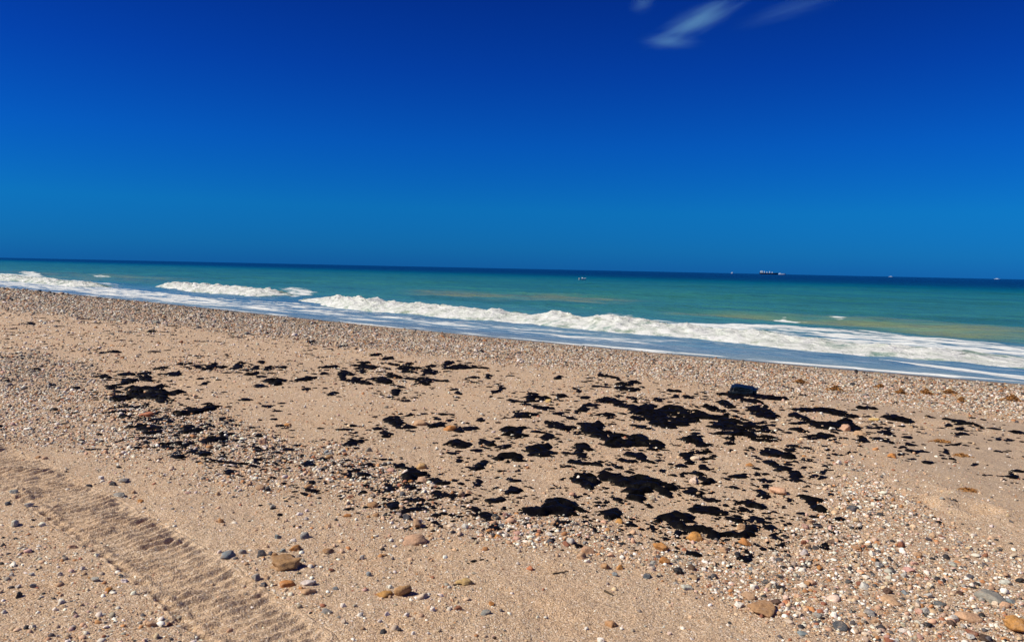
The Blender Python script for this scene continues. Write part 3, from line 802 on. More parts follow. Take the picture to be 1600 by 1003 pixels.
def tar_mesh(name, W, seed, lift):
    """W: outline on the ground (m). A low, lumpy cushion with a rounded, ragged rim and a buried skirt."""
    W = np.array(W)
    area = 0.5 * np.sum(W[:, 0] * np.roll(W[:, 1], -1) - np.roll(W[:, 0], -1) * W[:, 1])
    if area < 0: W = W[::-1]; area = -area
    per = np.linalg.norm(W - np.roll(W, 1, 0), axis=1).sum()
    # even resampling and a ragged edge
    st = float(np.clip(math.sqrt(area) / 11, 0.010, 0.035))
    n = int(np.clip(per / st, 14, 240))
    Q = np.concatenate([W, W[:1]]); cs = np.concatenate([[0], np.cumsum(np.linalg.norm(np.diff(Q, axis=0), axis=1))])
    t = np.linspace(0, cs[-1], n, endpoint=False)
    W = np.stack([np.interp(t, cs, Q[:, 0]), np.interp(t, cs, Q[:, 1])], 1)
    T = np.roll(W, -1, 0) - np.roll(W, 1, 0); T /= np.linalg.norm(T, axis=1)[:, None] + 1e-9
    N = np.stack([T[:, 1], -T[:, 0]], 1)
    amp = min(0.42 * area / per, 0.06)
    k = 0.55 / max(amp * 4, 0.02)
    W = W + N * (amp * (1.5 * fbm(W[:, 0] * k, W[:, 1] * k, seed, 4, 0.8) * 1.25 + 0.02))[:, None]
    lo, hi = W.min(0), W.max(0)
    g = max(st * 0.9, 0.014)
    gx, gy = np.meshgrid(np.arange(lo[0], hi[0], g), np.arange(lo[1], hi[1], g))
    G = np.stack([gx.ravel(), gy.ravel()], 1) + np.random.default_rng(int(seed * 100)).uniform(-.3, .3, (gx.size, 2)) * g
    G = G[in_poly(G[:, 0], G[:, 1], W)]
    if len(G): 
        dd = np.abs(poly_dist(G[:, 0], G[:, 1], np.concatenate([W, W[:1]])))
        G = G[dd > st * 0.35]
    pts = [Vector(p) for p in np.concatenate([W, G])]
    vs, es, fs, ov, oe, of = delaunay_2d_cdt(pts, [], [list(range(len(W)))], 1, 1e-6)
    V = np.array([(v.x, v.y) for v in vs])
    d = np.abs(poly_dist(V[:, 0], V[:, 1], np.concatenate([W, W[:1]])))
    th = float(np.clip(0.11 * math.sqrt(area), 0.007, 0.034)) * lift
    rim = np.sqrt(np.clip(d / (th * 1.6), 0, 1))
    z = beach_h(V[:, 0], V[:, 1]) - 0.004 + rim * th * (0.85 + 0.8 * fbm(V[:, 0] * 9, V[:, 1] * 9, seed, 3)) + 0.003
    # sand shows through where the sheet has torn
    gap = sstep(0.42, 0.52, fbm(V[:, 0] * 2.2 + 0.9 * V[:, 1], V[:, 1] * 4.2, seed + 40, 4, 0.6)) * sstep(0.05, 0.4, area)
    gap = np.maximum(gap, sstep(0.40, 0.50, fbm(V[:, 0] * 11, V[:, 1] * 11, seed + 60, 2)) * sstep(0.02, 0.1, area))
    z = z - gap * (th * 1.6 + 0.012)
    tri = []
    for f in fs:
        for i in range(1, len(f) - 1): tri.append((f[0], f[i], f[i + 1]))
    tri = np.array(tri)
    a, b, c = V[tri[:, 0]], V[tri[:, 1]], V[tri[:, 2]]
    fl = ((b[:, 0] - a[:, 0]) * (c[:, 1] - a[:, 1]) - (b[:, 1] - a[:, 1]) * (c[:, 0] - a[:, 0])) < 0
    tri[fl] = tri[fl][:, ::-1]
    # skirt
    ed = {}
    for f in tri:
        for i in range(3): ed[(int(f[i]), int(f[(i + 1) % 3]))] = 1
    bd = [e for e in ed if (e[1], e[0]) not in ed]
    bv = sorted({v for e in bd for v in e}); mp = {v: len(V) + i for i, v in enumerate(bv)}
    V3 = np.concatenate([np.column_stack([V, z]), np.column_stack([V[bv], z[bv] - 0.03])])
    cen = V.mean(0)
    V3[:, :2] -= cen; z0 = float(z.min()); V3[:, 2] -= z0
    sk = []
    for p, q in bd: sk += [(q, p, mp[p]), (q, mp[p], mp[q])]
    me = mesh_np(name, V3, np.concatenate([tri, np.array(sk)]))
    return me, (float(cen[0]), float(cen[1]), z0), area

TARS = []        # (px outline)
for (ox, oy, k), es, ps in TAR:
    for e in es:
        cx, cy, w, h = e[:4]; a = R(e[4] if len(e) > 4 else random.uniform(-2, 5))
        th = np.linspace(0, 2 * math.pi, 18, endpoint=False)
        ph = random.uniform(0, 6.3)
        rad = 1 + 0.16 * np.sin(2 * th + ph) + 0.12 * np.sin(3 * th + ph * 2.3) + 0.08 * np.sin(5 * th + ph * 3.1)
        X, Y = w / 2 * np.cos(th) * rad, h / 2 * np.sin(th) * rad
        P = np.stack([cx + X * math.cos(a) - Y * math.sin(a), cy + X * math.sin(a) + Y * math.cos(a)], 1)
        TARS.append((P / k + (ox, oy), w * h * 0.785 / k / k, False))
    for p in ps:
        P = chaikin(p, 2)
        A = 0.5 * abs(np.sum(P[:, 0] * np.roll(P[:, 1], -1) - np.roll(P[:, 0], -1) * P[:, 1]))
        TARS.append((P / k + (ox, oy), A / k / k, True))
TARS.sort(key=lambda t: -t[1])
TAR_N = 290
TAR_OBJ = []
tar_outl = []
for i, (P, A, traced) in enumerate(TARS[:TAR_N]):
    x, y = on_beach(P[:, 0], P[:, 1])
    W = np.stack([x, y], 1)
    tar_outl.append(W)
    me, loc, area = tar_mesh('tar_patch', W, 3.3 + i * 1.7, random.uniform(0.8, 1.2))
    o = obj('tar_patch', me, M_TAR); o.location = loc
    TAR_OBJ.append((o, P.mean(0), A, P))

# ------------------------------------------------------------------ stones noted one by one from the photograph
CC = {'orange': (0.44, 0.20, 0.055), 'golden': (0.47, 0.24, 0.06), 'tan': (0.46, 0.29, 0.16), 'brown': (0.37, 0.205, 0.09), 'dark brown': (0.085, 0.050, 0.032),
      'red-brown': (0.22, 0.085, 0.045), 'pinkish': (0.55, 0.34, 0.20), 'yellow': (0.50, 0.34, 0.13), 'grey': (0.26, 0.25, 0.21), 'blue-grey': (0.19, 0.215, 0.215),
      'dark grey': (0.065, 0.066, 0.07), 'black': (0.018, 0.018, 0.02), 'white': (0.76, 0.71, 0.58), 'pale grey': (0.48, 0.46, 0.39), 'rose': (0.46, 0.27, 0.20),
      'red-orange': (0.46, 0.17, 0.075), 'slate': (0.075, 0.085, 0.09), 'cream': (0.62, 0.50, 0.36)}
STONES = [
 ((300, 740, 3.8125), [
  (570,540,205,95,-15,'brown'),(615,458,85,45,0,'orange'),(495,500,55,48,0,'brown'),(570,650,105,50,3,'orange'),(690,645,105,42,-3,'pale grey'),
  (210,500,115,52,-12,'blue-grey'),(300,480,55,38,0,'grey'),(410,490,64,54,5,'dark grey'),(540,468,42,38,0,'blue-grey'),(510,395,48,36,0,'blue-grey'),
  (670,390,62,48,-8,'grey'),(640,245,42,26,0,'white'),(480,200,44,50,10,'grey'),(1010,500,46,42,0,'pale grey'),(1140,710,118,52,3,'golden'),(1260,690,135,95,-5,'brown'),
  (810,470,85,38,-3,'brown'),(1145,485,44,22,0,'brown'),(925,255,58,28,0,'orange'),(1095,250,52,26,0,'brown'),(830,572,42,24,0,'red-brown'),(855,672,40,26,0,'blue-grey'),
  (1000,840,44,34,0,'white'),(905,885,46,52,0,'cream'),(1160,830,42,42,0,'white'),(1275,835,42,38,0,'white'),(900,780,40,30,0,'white'),(1432,806,40,40,0,'white'),
  (1230,920,38,28,0,'black'),(1410,940,28,24,0,'white'),(1315,940,34,24,0,'white'),(160,300,42,30,0,'tan'),(385,615,62,60,0,'grey'),(430,650,62,32,-5,'dark grey'),
  (800,815,84,32,0,'grey'),(1310,395,210,54,6,'tan'),(690,690,105,60,0,'tan')]),
 ((600, 740, 3.8125), [
  (865,570,58,36,0,'red-orange'),(1110,400,64,72,20,'pale grey'),(1400,280,62,36,5,'golden'),(760,290,74,52,0,'pinkish'),(480,645,112,36,5,'yellow'),(440,800,52,42,0,'red-brown'),
  (1350,870,84,52,20,'brown'),(640,770,42,28,0,'orange'),(915,830,28,22,0,'white'),(965,830,30,22,0,'white'),(1205,905,34,24,0,'white'),(1290,972,54,34,0,'white'),
  (700,320,54,38,0,'blue-grey'),(1320,550,64,42,0,'brown'),(1210,460,125,62,0,'tan'),(1175,495,74,52,0,'tan'),(660,970,30,38,0,'dark brown'),(600,820,84,32,0,'grey')]),
 ((900, 760, 4.0), [
  (740,320,128,80,15,'golden'),(530,375,118,72,15,'orange'),(1055,360,104,62,15,'orange'),(1025,250,74,52,5,'tan'),(475,70,62,44,0,'cream'),(925,410,84,40,8,'tan'),
  (1430,420,64,62,0,'pale grey'),(690,620,95,56,35,'pale grey'),(1080,670,120,56,30,'tan'),(1180,755,190,82,25,'brown'),(1250,715,95,52,8,'dark brown'),(1020,730,64,42,0,'white'),
  (640,528,76,54,-5,'black'),(712,500,92,56,5,'dark brown'),(730,560,84,42,0,'tan'),(185,500,64,42,0,'brown'),(275,500,54,42,0,'orange'),(475,520,54,40,0,'cream'),
  (450,555,74,40,0,'slate'),(230,835,74,54,15,'brown'),(65,870,34,24,0,'white'),(155,940,54,40,0,'white'),(725,940,34,20,0,'white'),(670,860,40,24,10,'white'),
  (950,845,32,18,0,'white'),(585,895,34,28,0,'cream'),(1185,590,54,42,0,'dark grey'),(1285,622,64,34,15,'black'),(1270,460,62,32,8,'dark grey'),(345,305,44,28,5,'dark grey'),
  (1305,720,54,42,0,'red-orange'),(1270,30,150,68,5,'pinkish'),(660,205,40,40,0,'cream'),(800,515,44,36,0,'white')]),
 ((1200, 760, 4.0), [
  (450,870,108,66,20,'slate'),(745,660,64,44,0,'dark brown'),(1540,865,180,90,28,'orange'),(1000,855,66,44,8,'black'),(1360,940,118,42,22,'dark brown'),(770,535,54,46,0,'dark grey'),
  (770,715,128,54,22,'tan'),(1240,800,170,60,22,'tan'),(1080,730,88,42,18,'slate'),(220,920,84,38,10,'blue-grey'),(390,370,54,40,5,'dark brown'),(600,630,74,54,0,'pale grey'),
  (500,597,54,34,8,'dark grey'),(880,525,84,42,8,'rose'),(550,400,74,32,10,'brown'),(1150,850,64,44,0,'dark brown'),(1340,715,46,34,0,'grey'),(940,780,54,40,0,'rose'),
  (635,775,86,44,8,'grey'),(560,560,30,28,0,'white'),(420,690,118,42,8,'cream'),(1400,700,190,58,22,'grey'),(1520,725,64,40,15,'blue-grey'),(1195,670,54,34,0,'dark brown'),
  (1270,580,64,28,22,'dark grey'),(1570,590,54,44,0,'black'),(760,960,78,34,3,'red-brown'),(1270,910,96,38,15,'red-brown'),(70,620,64,32,15,'black'),
  (530,150,74,40,3,'dark grey'),(900,760,40,30,0,'cream'),(1080,600,40,30,0,'white'),(1420,735,44,34,0,'cream'),(690,900,40,32,0,'cream'),(840,905,50,36,0,'white'),
  (330,770,80,34,-8,'red-orange'),(1000,680,56,42,0,'pale grey'),(690,500,60,40,8,'grey'),(1480,610,70,36,12,'pale grey'),(270,600,70,40,0,'pinkish'),(110,680,46,44,0,'cream')]),
 ((500, 530, 4.0), [
  (640,525,135,62,0,'tan'),(815,562,104,54,0,'orange'),(640,790,94,54,0,'yellow'),(640,885,74,54,0,'pinkish'),(1430,380,54,32,0,'yellow'),(880,975,64,54,0,'tan'),
  (60,740,64,44,0,'brown'),(60,712,74,28,0,'grey'),(305,695,54,42,0,'grey'),(1145,585,18,18,0,'white')]),
 ((1200, 590, 4.0), [
  (480,315,100,64,12,'pinkish'),(580,350,94,40,5,'tan'),(395,316,62,28,8,'white'),(780,492,64,42,0,'orange'),(670,265,74,26,5,'yellow'),(230,897,44,28,0,'dark brown'),(310,935,64,28,0,'dark grey')]),
 ((880, 560, 4.0), [(825,620,70,36,0,'cream'),(820,775,80,70,20,'cream'),(1165,675,60,32,0,'orange'),(215,760,50,40,0,'cream')]),
 ((100, 530, 4.0), [
  (520,480,118,34,3,'red-orange'),(300,345,56,34,0,'tan'),(1240,650,74,54,0,'pinkish'),(1400,525,64,28,0,'orange'),(1170,770,54,34,0,'cream'),(1560,735,44,24,0,'red-orange')]),
 ((0, 680, 3.105), [
  (490,210,42,28,0,'white'),(605,225,84,42,0,'grey'),(550,240,54,42,0,'dark grey'),(580,292,84,38,8,'grey'),(435,245,54,42,0,'dark grey'),(680,325,48,28,0,'orange'),
  (185,103,44,24,0,'brown'),(530,760,64,44,-12,'orange'),(1070,430,40,28,0,'orange'),(70,437,64,52,-20,'pale grey'),(200,440,54,32,0,'white'),(65,290,54,44,0,'pale grey'),
  (140,350,64,44,0,'pale grey'),(40,340,38,32,0,'dark grey'),(400,655,40,42,0,'white'),(470,590,40,28,0,'white'),(460,710,54,40,0,'pale grey'),(300,810,44,42,0,'white'),
  (270,850,40,28,0,'white'),(90,745,40,38,0,'pale grey'),(160,745,44,32,0,'grey'),(60,690,40,30,0,'pale grey'),(290,690,40,32,0,'cream'),(650,770,44,34,0,'white'),
  (600,715,54,34,0,'white'),(585,690,40,38,0,'grey'),(160,945,44,32,0,'cream'),(360,870,40,28,0,'cream'),(20,860,34,30,0,'white')]),
 ((0, 440, 3.8575), [(950,250,52,26,0,'grey'),(1195,280,42,26,0,'dark grey'),(1285,275,24,16,0,'dark grey'),(5,570,34,40,0,'white')]),
]

def ico(sub):
    t = (1 + 5 ** 0.5) / 2
    v = [(-1,t,0),(1,t,0),(-1,-t,0),(1,-t,0),(0,-1,t),(0,1,t),(0,-1,-t),(0,1,-t),(t,0,-1),(t,0,1),(-t,0,-1),(-t,0,1)]
    f = [(0,11,5),(0,5,1),(0,1,7),(0,7,10),(0,10,11),(1,5,9),(5,11,4),(11,10,2),(10,7,6),(7,1,8),(3,9,4),(3,4,2),(3,2,6),(3,6,8),(3,8,9),(4,9,5),(2,4,11),(6,2,10),(8,6,7),(9,8,1)]
    v = [np.array(p) / np.linalg.norm(p) for p in v]
    for _ in range(sub):
        c = {}; nf = []
        def m(a, b):
            k = (min(a, b), max(a, b))
            if k not in c:
                p = v[a] + v[b]; v.append(p / np.linalg.norm(p)); c[k] = len(v) - 1
            return c[k]
        for a, b, d in f:
            x, y, z = m(a, b), m(b, d), m(d, a)
            nf += [(a, x, z), (b, y, x), (d, z, y), (x, y, z)]
        f = nf
    return np.array(v), np.array(f)
ICO0, ICO1, ICO2, ICO3 = ico(0), ico(1), ico(2), ico(3)

def stone_shape(base, seed, rough=0.16, cuts=5):
    V, Fc = base[0].copy(), base[1]
    g = np.random.default_rng(seed)
    for _ in range(cuts):                       # planed-off flats
        n = g.normal(size=3); n[2] *= 0.6; n /= np.linalg.norm(n)
        h = g.uniform(0.50, 0.85)
        d = V @ n
        V = V - np.where(d > h, (d - h) * 0.97, 0)[:, None] * n
    k = 1 + rough * fbm(V[:, 0] * 1.1 + seed, V[:, 1] * 1.1, V[:, 2] * 1.1, 3) + 0.035 * fbm(V[:, 0] * 5 + seed, V[:, 1] * 5, V[:, 2] * 5, 2)
    V = V * k[:, None]
    V = V / np.abs(V).max(0)
    return V, Fc

def put_stone(cx, cy, w, h, tilt, colname, seed, name='stone'):
    if w * h < 900: w, h = w * 0.86, h * 0.86
    if cx < 230 and cy > 700: w, h = w * 0.72, h * 0.72
    x, y = [float(t) for t in on_beach(cx, cy + 0.22 * h)]
    zg = float(beach_h(np.array([x]), np.array([y]))[0]) + float(track_drop(np.array([x]), np.array([y]))[0])
    d = math.sqrt(x * x + y * y + (EYE - zg) ** 2)
    k = d / F
    th = math.asin((EYE - zg) / d)
    sx = w * k / 2
    g = np.random.default_rng(seed)
    sy = sx * g.uniform(0.7, 0.95)
    hp = h * k / 2
    sz = math.sqrt(max(hp * hp - (sy * math.sin(th)) ** 2, (0.32 * sx) ** 2)) / math.cos(th) * 1.18
    sz = min(sz, sx * 0.95)
    big = w * h > 900
    V, Fc = stone_shape(ICO3 if big else ICO2, seed, 0.30 if big else 0.26, int(g.integers(7, 13)))
    V = V * np.array([sx, sy, sz])
    # the tilt seen in the photograph is the stone's heading on the ground
    me = mesh_np(name, V, Fc)
    o = obj(name, me, M_STONE)
    yaw = -math.atan2(math.tan(R(tilt)), math.sin(th)) if tilt else g.uniform(-0.25, 0.25)
    yaw = max(-0.9, min(0.9, yaw))
    o.rotation_euler = (g.uniform(-.08, .08), g.uniform(-.08, .08), yaw - math.atan2(x, y))
    o.location = (x, y, zg + sz * 0.26)
    c = np.array(CC[colname]) * g.uniform(0.88, 1.12) * (1 + g.uniform(-.05, .05, 3))
    o.color = (*np.clip(c, 0, 0.85), 1)
    return o

STONE_OBJ = []
sd = 1000
for (ox, oy, k), lst in STONES:
    for cx, cy, w, h, tl, cn in lst:
        sd += 1
        o = put_stone(ox + cx / k, oy + cy / k, w / k, h / k, tl, cn, sd)
        STONE_OBJ.append((o, (ox + cx / k, oy + cy / k), w * h / k / k, cn, w / h))

# ------------------------------------------------------------------ gravel: pebbles beyond counting
PAL = np.array([(0.50, 0.35, 0.20), (0.55, 0.40, 0.24), (0.54, 0.34, 0.20), (0.40, 0.25, 0.14), (0.66, 0.58, 0.47), (0.78, 0.72, 0.58), (0.36, 0.29, 0.20), (0.25, 0.205, 0.155),
                (0.09, 0.08, 0.075), (0.035, 0.032, 0.03), (0.42, 0.20, 0.075), (0.30, 0.12, 0.06), (0.28, 0.255, 0.21), (0.52, 0.47, 0.36), (0.52, 0.34, 0.25)])
W_SAND = np.array([16, 13, 9, 11, 10, 10, 6, 5, 4, 3, 4, 2, 3, 4, 4.0])
W_MIX = np.array([9, 9, 10, 7, 16, 18, 5, 5, 8, 11, 9, 4, 4, 7, 5.0])
W_GREY = np.array([7, 7, 4, 8, 7, 5, 14, 14, 10, 7, 3, 2, 12, 9, 2.0])
GREYP = beach_poly([(-60, 545), (90, 545), (140, 575), (150, 602), (60, 615), (-60, 608)])

def octa():
    v = np.array([(1, 0, 0), (-1, 0, 0), (0, 1, 0), (0, -1, 0), (0, 0, 1), (0, 0, -1)], float)
    f = np.array([(0, 2, 4), (2, 1, 4), (1, 3, 4), (3, 0, 4), (2, 0, 5), (1, 2, 5), (3, 1, 5), (0, 3, 5)])
    return v, f
OCT = (octa()[0], octa()[1][:4])         # the buried half is left off

def scatter(s0, share, pxmin, rmax, seed, base_pool, extra=0.0):
    g = np.random.default_rng(seed)
    r = np.linspace(2.6, rmax, 500)
    sr_ = np.maximum(s0, pxmin * r / 804.0)
    den = share / (0.785 * sr_ ** 2)
    A2 = 2 * R(37)
    cum = np.concatenate([[0], np.cumsum(0.5 * (den[1:] * r[1:] + den[:-1] * r[:-1]) * np.diff(r))]) * A2
    N = int(cum[-1])
    q = np.interp(g.uniform(0, cum[-1], N), cum, r)
    a = g.uniform(-A2 / 2, A2 / 2, N)
    x, y = q * np.sin(a), q * np.cos(a)
    D = lookup(GD0, x, y)
    D = D + extra * (D > 0.015)
    m = g.uniform(0, 1, N) < D
    x, y, q, D = x[m], y[m], q[m], D[m]
    s = np.maximum(s0, pxmin * q / 804.0) * np.exp(g.normal(0, 0.28, len(x)))
    return x, y, s, D, g

def gravel_mesh(name, x, y, s, D, g, pool, label):
    n = len(x)
    z = lookup(BZ0, x, y) + track_drop(x, y)
    nv = len(pool[0][0]); nf = len(pool[0][1])
    PV = np.stack([p[0] for p in pool]); pi = g.integers(0, len(pool), n)
    V = PV[pi]                                                    # n, nv, 3
    sc = np.stack([s / 2 * g.uniform(0.9, 1.35, n), s / 2 * g.uniform(0.65, 1.0, n), s / 2 * g.uniform(0.4, 0.85, n)], 1)
    V = V * sc[:, None, :]
    a = g.uniform(0, 2 * math.pi, n); ca, sa = np.cos(a)[:, None], np.sin(a)[:, None]
    tl = g.normal(0, 0.25, n)[:, None]
    X, Y, Z = V[..., 0], V[..., 1], V[..., 2]
    Z, X = Z * np.cos(tl) - X * np.sin(tl), Z * np.sin(tl) + X * np.cos(tl)
    X, Y = X * ca - Y * sa, X * sa + Y * ca
    V = np.stack([X + x[:, None], Y + y[:, None], Z + (z + sc[:, 2] * g.uniform(0.1, 0.6, n))[:, None]], -1).reshape(-1, 3)
    Fc = (pool[0][1][None] + (np.arange(n) * nv)[:, None, None]).reshape(-1, 3)
    grey = soft_poly(x, y, GREYP, 0.3)
    u = inland(x, y)
    far = sstep(14, 34, np.hypot(x, y)) * (u < 12)
    wm = np.clip(D, 0, 1)[:, None]
    wts = W_SAND / W_SAND.sum() * (1 - wm) + W_MIX / W_MIX.sum() * wm
    gq = np.clip(grey + 0.7 * far, 0, 1)[:, None]
    wts = wts * (1 - gq) + W_GREY / W_GREY.sum() * gq
    cw = np.cumsum(wts, 1); pick = (g.uniform(0, 1, n)[:, None] * cw[:, -1:] > cw).sum(1)
    col = PAL[np.clip(pick, 0, len(PAL) - 1)] * g.uniform(0.8, 1.2, (n, 1)) * g.uniform(0.95, 1.05, (n, 3))
    wetk = np.interp(u, [0.6, 1.3, 4.5, 9, 13], [0.36, 0.60, 0.80, 0.84, 1.0])[:, None]
    col = np.clip(col * wetk, 0, 0.85)
    me = mesh_np(name, V, Fc, colors={'col': np.repeat(col, nv, 0)})
    return obj(name, me, M_GRAVEL, kind='stuff', label=label)

POOL_O = [(OCT[0] * np.array([1, 1, 1]), OCT[1])] + [(OCT[0] * (1 + np.random.default_rng(i).uniform(-.25, .25, (6, 3))), OCT[1]) for i in range(7)]
def no_base(b):                      # the side pressed into the sand is left off
    cz = b[0][b[1]].mean(1)[:, 2]
    return b[0], b[1][cz > -0.32]
ICO0H, ICO1H = no_base(ICO0), no_base(ICO1)
POOL_I = [stone_shape(ICO0H, 50 + i, 0.25, 2) for i in range(10)]
POOL_J = [stone_shape(ICO1H, 80 + i, 0.28, 7) for i in range(12)]

x, y, s, D, g = scatter(0.0075, 0.16, 0, 9.5, 1, None, 0.14)
c1 = len(x); gravel_mesh('grit', x, y, s, D, g, POOL_O, 'fine grit strewn over the near sand')
x, y, s, D, g = scatter(0.012, 0.30, 1.30, 84, 2, None, 0.045)
c2 = len(x); gravel_mesh('fine_gravel', x, y, s, D, g, POOL_O, 'fine shell and stone gravel covering the beach bands')
x, y, s, D, g = scatter(0.021, 0.20, 1.90, 84, 3, None, 0.012)
c3 = len(x); gravel_mesh('gravel', x, y, s, D, g, POOL_I, 'mixed gravel of small pebbles in bands across the sand')
x, y, s, D, g = scatter(0.036, 0.085, 2.2, 22, 4, None, 0.002)
# the largest in view stand as pebbles of their own, the others stay gravel
dd_ = np.hypot(x, y); px_ = s * 804 / dd_
pxx, pyy = to_px(x, y, beach_h(x, y))
vis = (pxx > 5) & (pxx < 1595) & (pyy < 998)
order = np.argsort(-px_ * vis)
big_i = order[:max(0, 300 - len(STONE_OBJ))]
rest = np.ones(len(x), bool); rest[big_i] = False
c4 = rest.sum(); gravel_mesh('coarse_gravel', x[rest], y[rest], s[rest], D[rest], g, POOL_J, 'coarse pebbles scattered through the gravel bands')
print('GRAVEL', c1, c2, c3, c4, 'tris', c1 * 4 + c2 * 4 + c3 * len(ICO0H[1]) + c4 * len(ICO1H[1]), 'stones', len(STONE_OBJ), 'track', TW, cs[-1])
NAMES = list(CC)
PEB_MESH = []
for i in range(8):
    V, Fc = stone_shape(ICO2, 300 + i, 0.25, 10)
    PEB_MESH.append(mesh_np('pebble', V, Fc)); PEB_MESH[-1].materials.append(M_STONE)
pcol = ['tan', 'tan', 'pinkish', 'white', 'cream', 'grey', 'pale grey', 'dark grey', 'brown', 'orange', 'rose', 'blue-grey', 'red-brown', 'black']
PEB_OBJ = []
for j, i in enumerate(big_i):
    o = bpy.data.objects.new('pebble', PEB_MESH[j % 8]); COL.objects.link(o)
    a, b, c = s[i] / 2 * random.uniform(0.9, 1.2), s[i] / 2 * random.uniform(0.7, 0.95), s[i] / 2 * random.uniform(0.45, 0.75)
    o.scale = (a, b, c)
    o.location = (x[i], y[i], float(beach_h(x[i:i + 1], y[i:i + 1])[0] + track_drop(x[i:i + 1], y[i:i + 1])[0]) + c * 0.45)
    o.rotation_euler = (random.uniform(-.2, .2), random.uniform(-.2, .2), random.uniform(0, 6.3))
    cn = random.choice(pcol)
    cc_ = np.array(CC[cn]) * random.uniform(0.85, 1.15)
    o.color = (*np.clip(cc_, 0, .85), 1)
    PEB_OBJ.append((o, (float(pxx[i]), float(pyy[i])), cn, px_[i]))

# ------------------------------------------------------------------ tar specks and dark flecks of painted shade, too many to count
sx_, sy_, ss_ = [], [], []
g = np.random.default_rng(77)
for P, A, tr in TARS:
    k = int(np.clip(A / 16, 3, 22))
    c = P.mean(0); ex = (P.max(0) - P.min(0)) / 2
    for _ in range(k):
        a = g.uniform(0, 6.28); q = g.uniform(1.1, 1.9)
        sx_.append(c[0] + math.cos(a) * (ex[0] * q + g.exponential(6))); sy_.append(c[1] + math.sin(a) * (ex[1] * q + g.exponential(2.5))); ss_.append(g.lognormal(1.0, 0.45))
for _ in range(1100):       # tar drips, and flecks standing in for black shadows in the shingle
    t = g.uniform(0, 1)
    sx_.append(np.interp(t, [0, .3, .6, 1], [160, 430, 700, 1300]) + g.normal(0, 60)); sy_.append(np.interp(t, [0, .3, .6, 1], [620, 715, 800, 840]) + g.normal(0, 26)); ss_.append(g.lognormal(0.95, 0.55))
for _ in range(420):       # flecks over the far left sand and through the left shingle
    sx_.append(g.uniform(-20, 560)); sy_.append(g.uniform(486, 600)); ss_.append(g.lognormal(0.75, 0.5))
for _ in range(700):
    sx_.append(g.normal(330, 130)); sy_.append(np.interp(sx_[-1], [0, 200, 450, 800], [610, 645, 705, 800]) + g.normal(0, 24)); ss_.append(g.lognormal(0.8, 0.5))
for P, A, tr in TARS[TAR_N:]:
    sx_.append(P[:, 0].mean()); sy_.append(P[:, 1].mean()); ss_.append((P[:, 0].max() - P[:, 0].min()) / 2)
wx, wy = on_beach(np.array(sx_), np.array(sy_))
sz_ = np.array(ss_) * np.hypot(wx, wy) / F
ok = inland(wx, wy) > 2
wx, wy, sz_ = wx[ok], wy[ok], sz_[ok]
BV, BF = ICO0
n = len(wx)
K = g.integers(0, 10, n)
BVs = np.stack([p[0] for p in POOL_I])[K]
a = g.uniform(0, 6.28, n)
Xs = BVs[..., 0] * (sz_ * 1.15)[:, None]; Ys = BVs[..., 1] * (sz_ * 0.95)[:, None]; Zs = BVs[..., 2] * np.clip(sz_ * 0.28, 0.003, 0.016)[:, None]
Xr = Xs * np.cos(a)[:, None] - Ys * np.sin(a)[:, None] + wx[:, None]; Yr = Xs * np.sin(a)[:, None] + Ys * np.cos(a)[:, None] + wy[:, None]
V = np.stack([Xr, Yr, Zs + (beach_h(wx, wy) + 0.002)[:, None]], -1).reshape(-1, 3)
Fc = (POOL_I[0][1][None] + (np.arange(n) * len(BV))[:, None, None]).reshape(-1, 3)
obj('tar_shade_specks', mesh_np('tar_shade_specks', V, Fc), M_TAR, kind='stuff', label='tiny specks of black tar and painted shadow flecks scattered around the larger patches')
print('specks', n)

# ------------------------------------------------------------------ the blue-black tar block standing by the shingle
def shaped_box(name, sx, sy, sz, seed, mat, cut=0.28):
    """an angular chunk: a box with bevelled, uneven corners"""
    import bmesh
    bm = bmesh.new()
    bmesh.ops.create_cube(bm, size=1.0)
    bmesh.ops.bevel(bm, geom=list(bm.edges), offset=cut * 0.5, segments=2, affect='EDGES')
    bmesh.ops.subdivide_edges(bm, edges=list(bm.edges), cuts=2, use_grid_fill=True)
    co = np.array([v.co[:] for v in bm.verts])
    k = 1 + 0.16 * fbm(co[:, 0] * 2 + seed, co[:, 1] * 2, co[:, 2] * 2, 3)
    co = co * k[:, None] * np.array([sx, sy, sz])
    for v, c in zip(bm.verts, co): v.co = c
    bmesh.ops.triangulate(bm, faces=list(bm.faces))
    me = bpy.data.meshes.new(name); bm.to_mesh(me); bm.free()
    me.materials.append(mat)
    return me

def make_gloss_tar():
    m, n, l, b = new_mat('glossy_tar')
    p = geo_pos(n)
    k = nnoise(n, l, p, 16, 4, 0.6)
    l.new(nramp(n, l, k, [(0.35, (0.0015, 0.003, 0.005)), (0.62, (0.005, 0.014, 0.025))]), b.inputs['Base Color'])
    b.inputs['Roughness'].default_value = 0.34
    b.inputs['Specular IOR Level'].default_value = 0.22
    bp = n.new('ShaderNodeBump'); bp.inputs['Strength'].default_value = 0.6; bp.inputs['Distance'].default_value = 0.02
    l.new(nnoise(n, l, p, 30, 4, 0.6), bp.inputs['Height']); l.new(bp.outputs[0], b.inputs['Normal'])
    return m
M_GLOSS = make_gloss_tar()
x, y = [float(t) for t in on_beach(1162, 614)]
dk = math.hypot(x, y) / F
me = shaped_box('tar_block', 38 * dk, 30 * dk, 14 * dk, 4.0, M_GLOSS)
o = obj('tar_block', me, None, label='blue-black chunk of hardened tar standing proud by the far shingle', cat='tar chunk')
o.location = (x, y, float(beach_h(np.array([x]), np.array([y]))[0]) + 5.5 * dk); o.rotation_euler = (0.05, 0.08, -0.35)

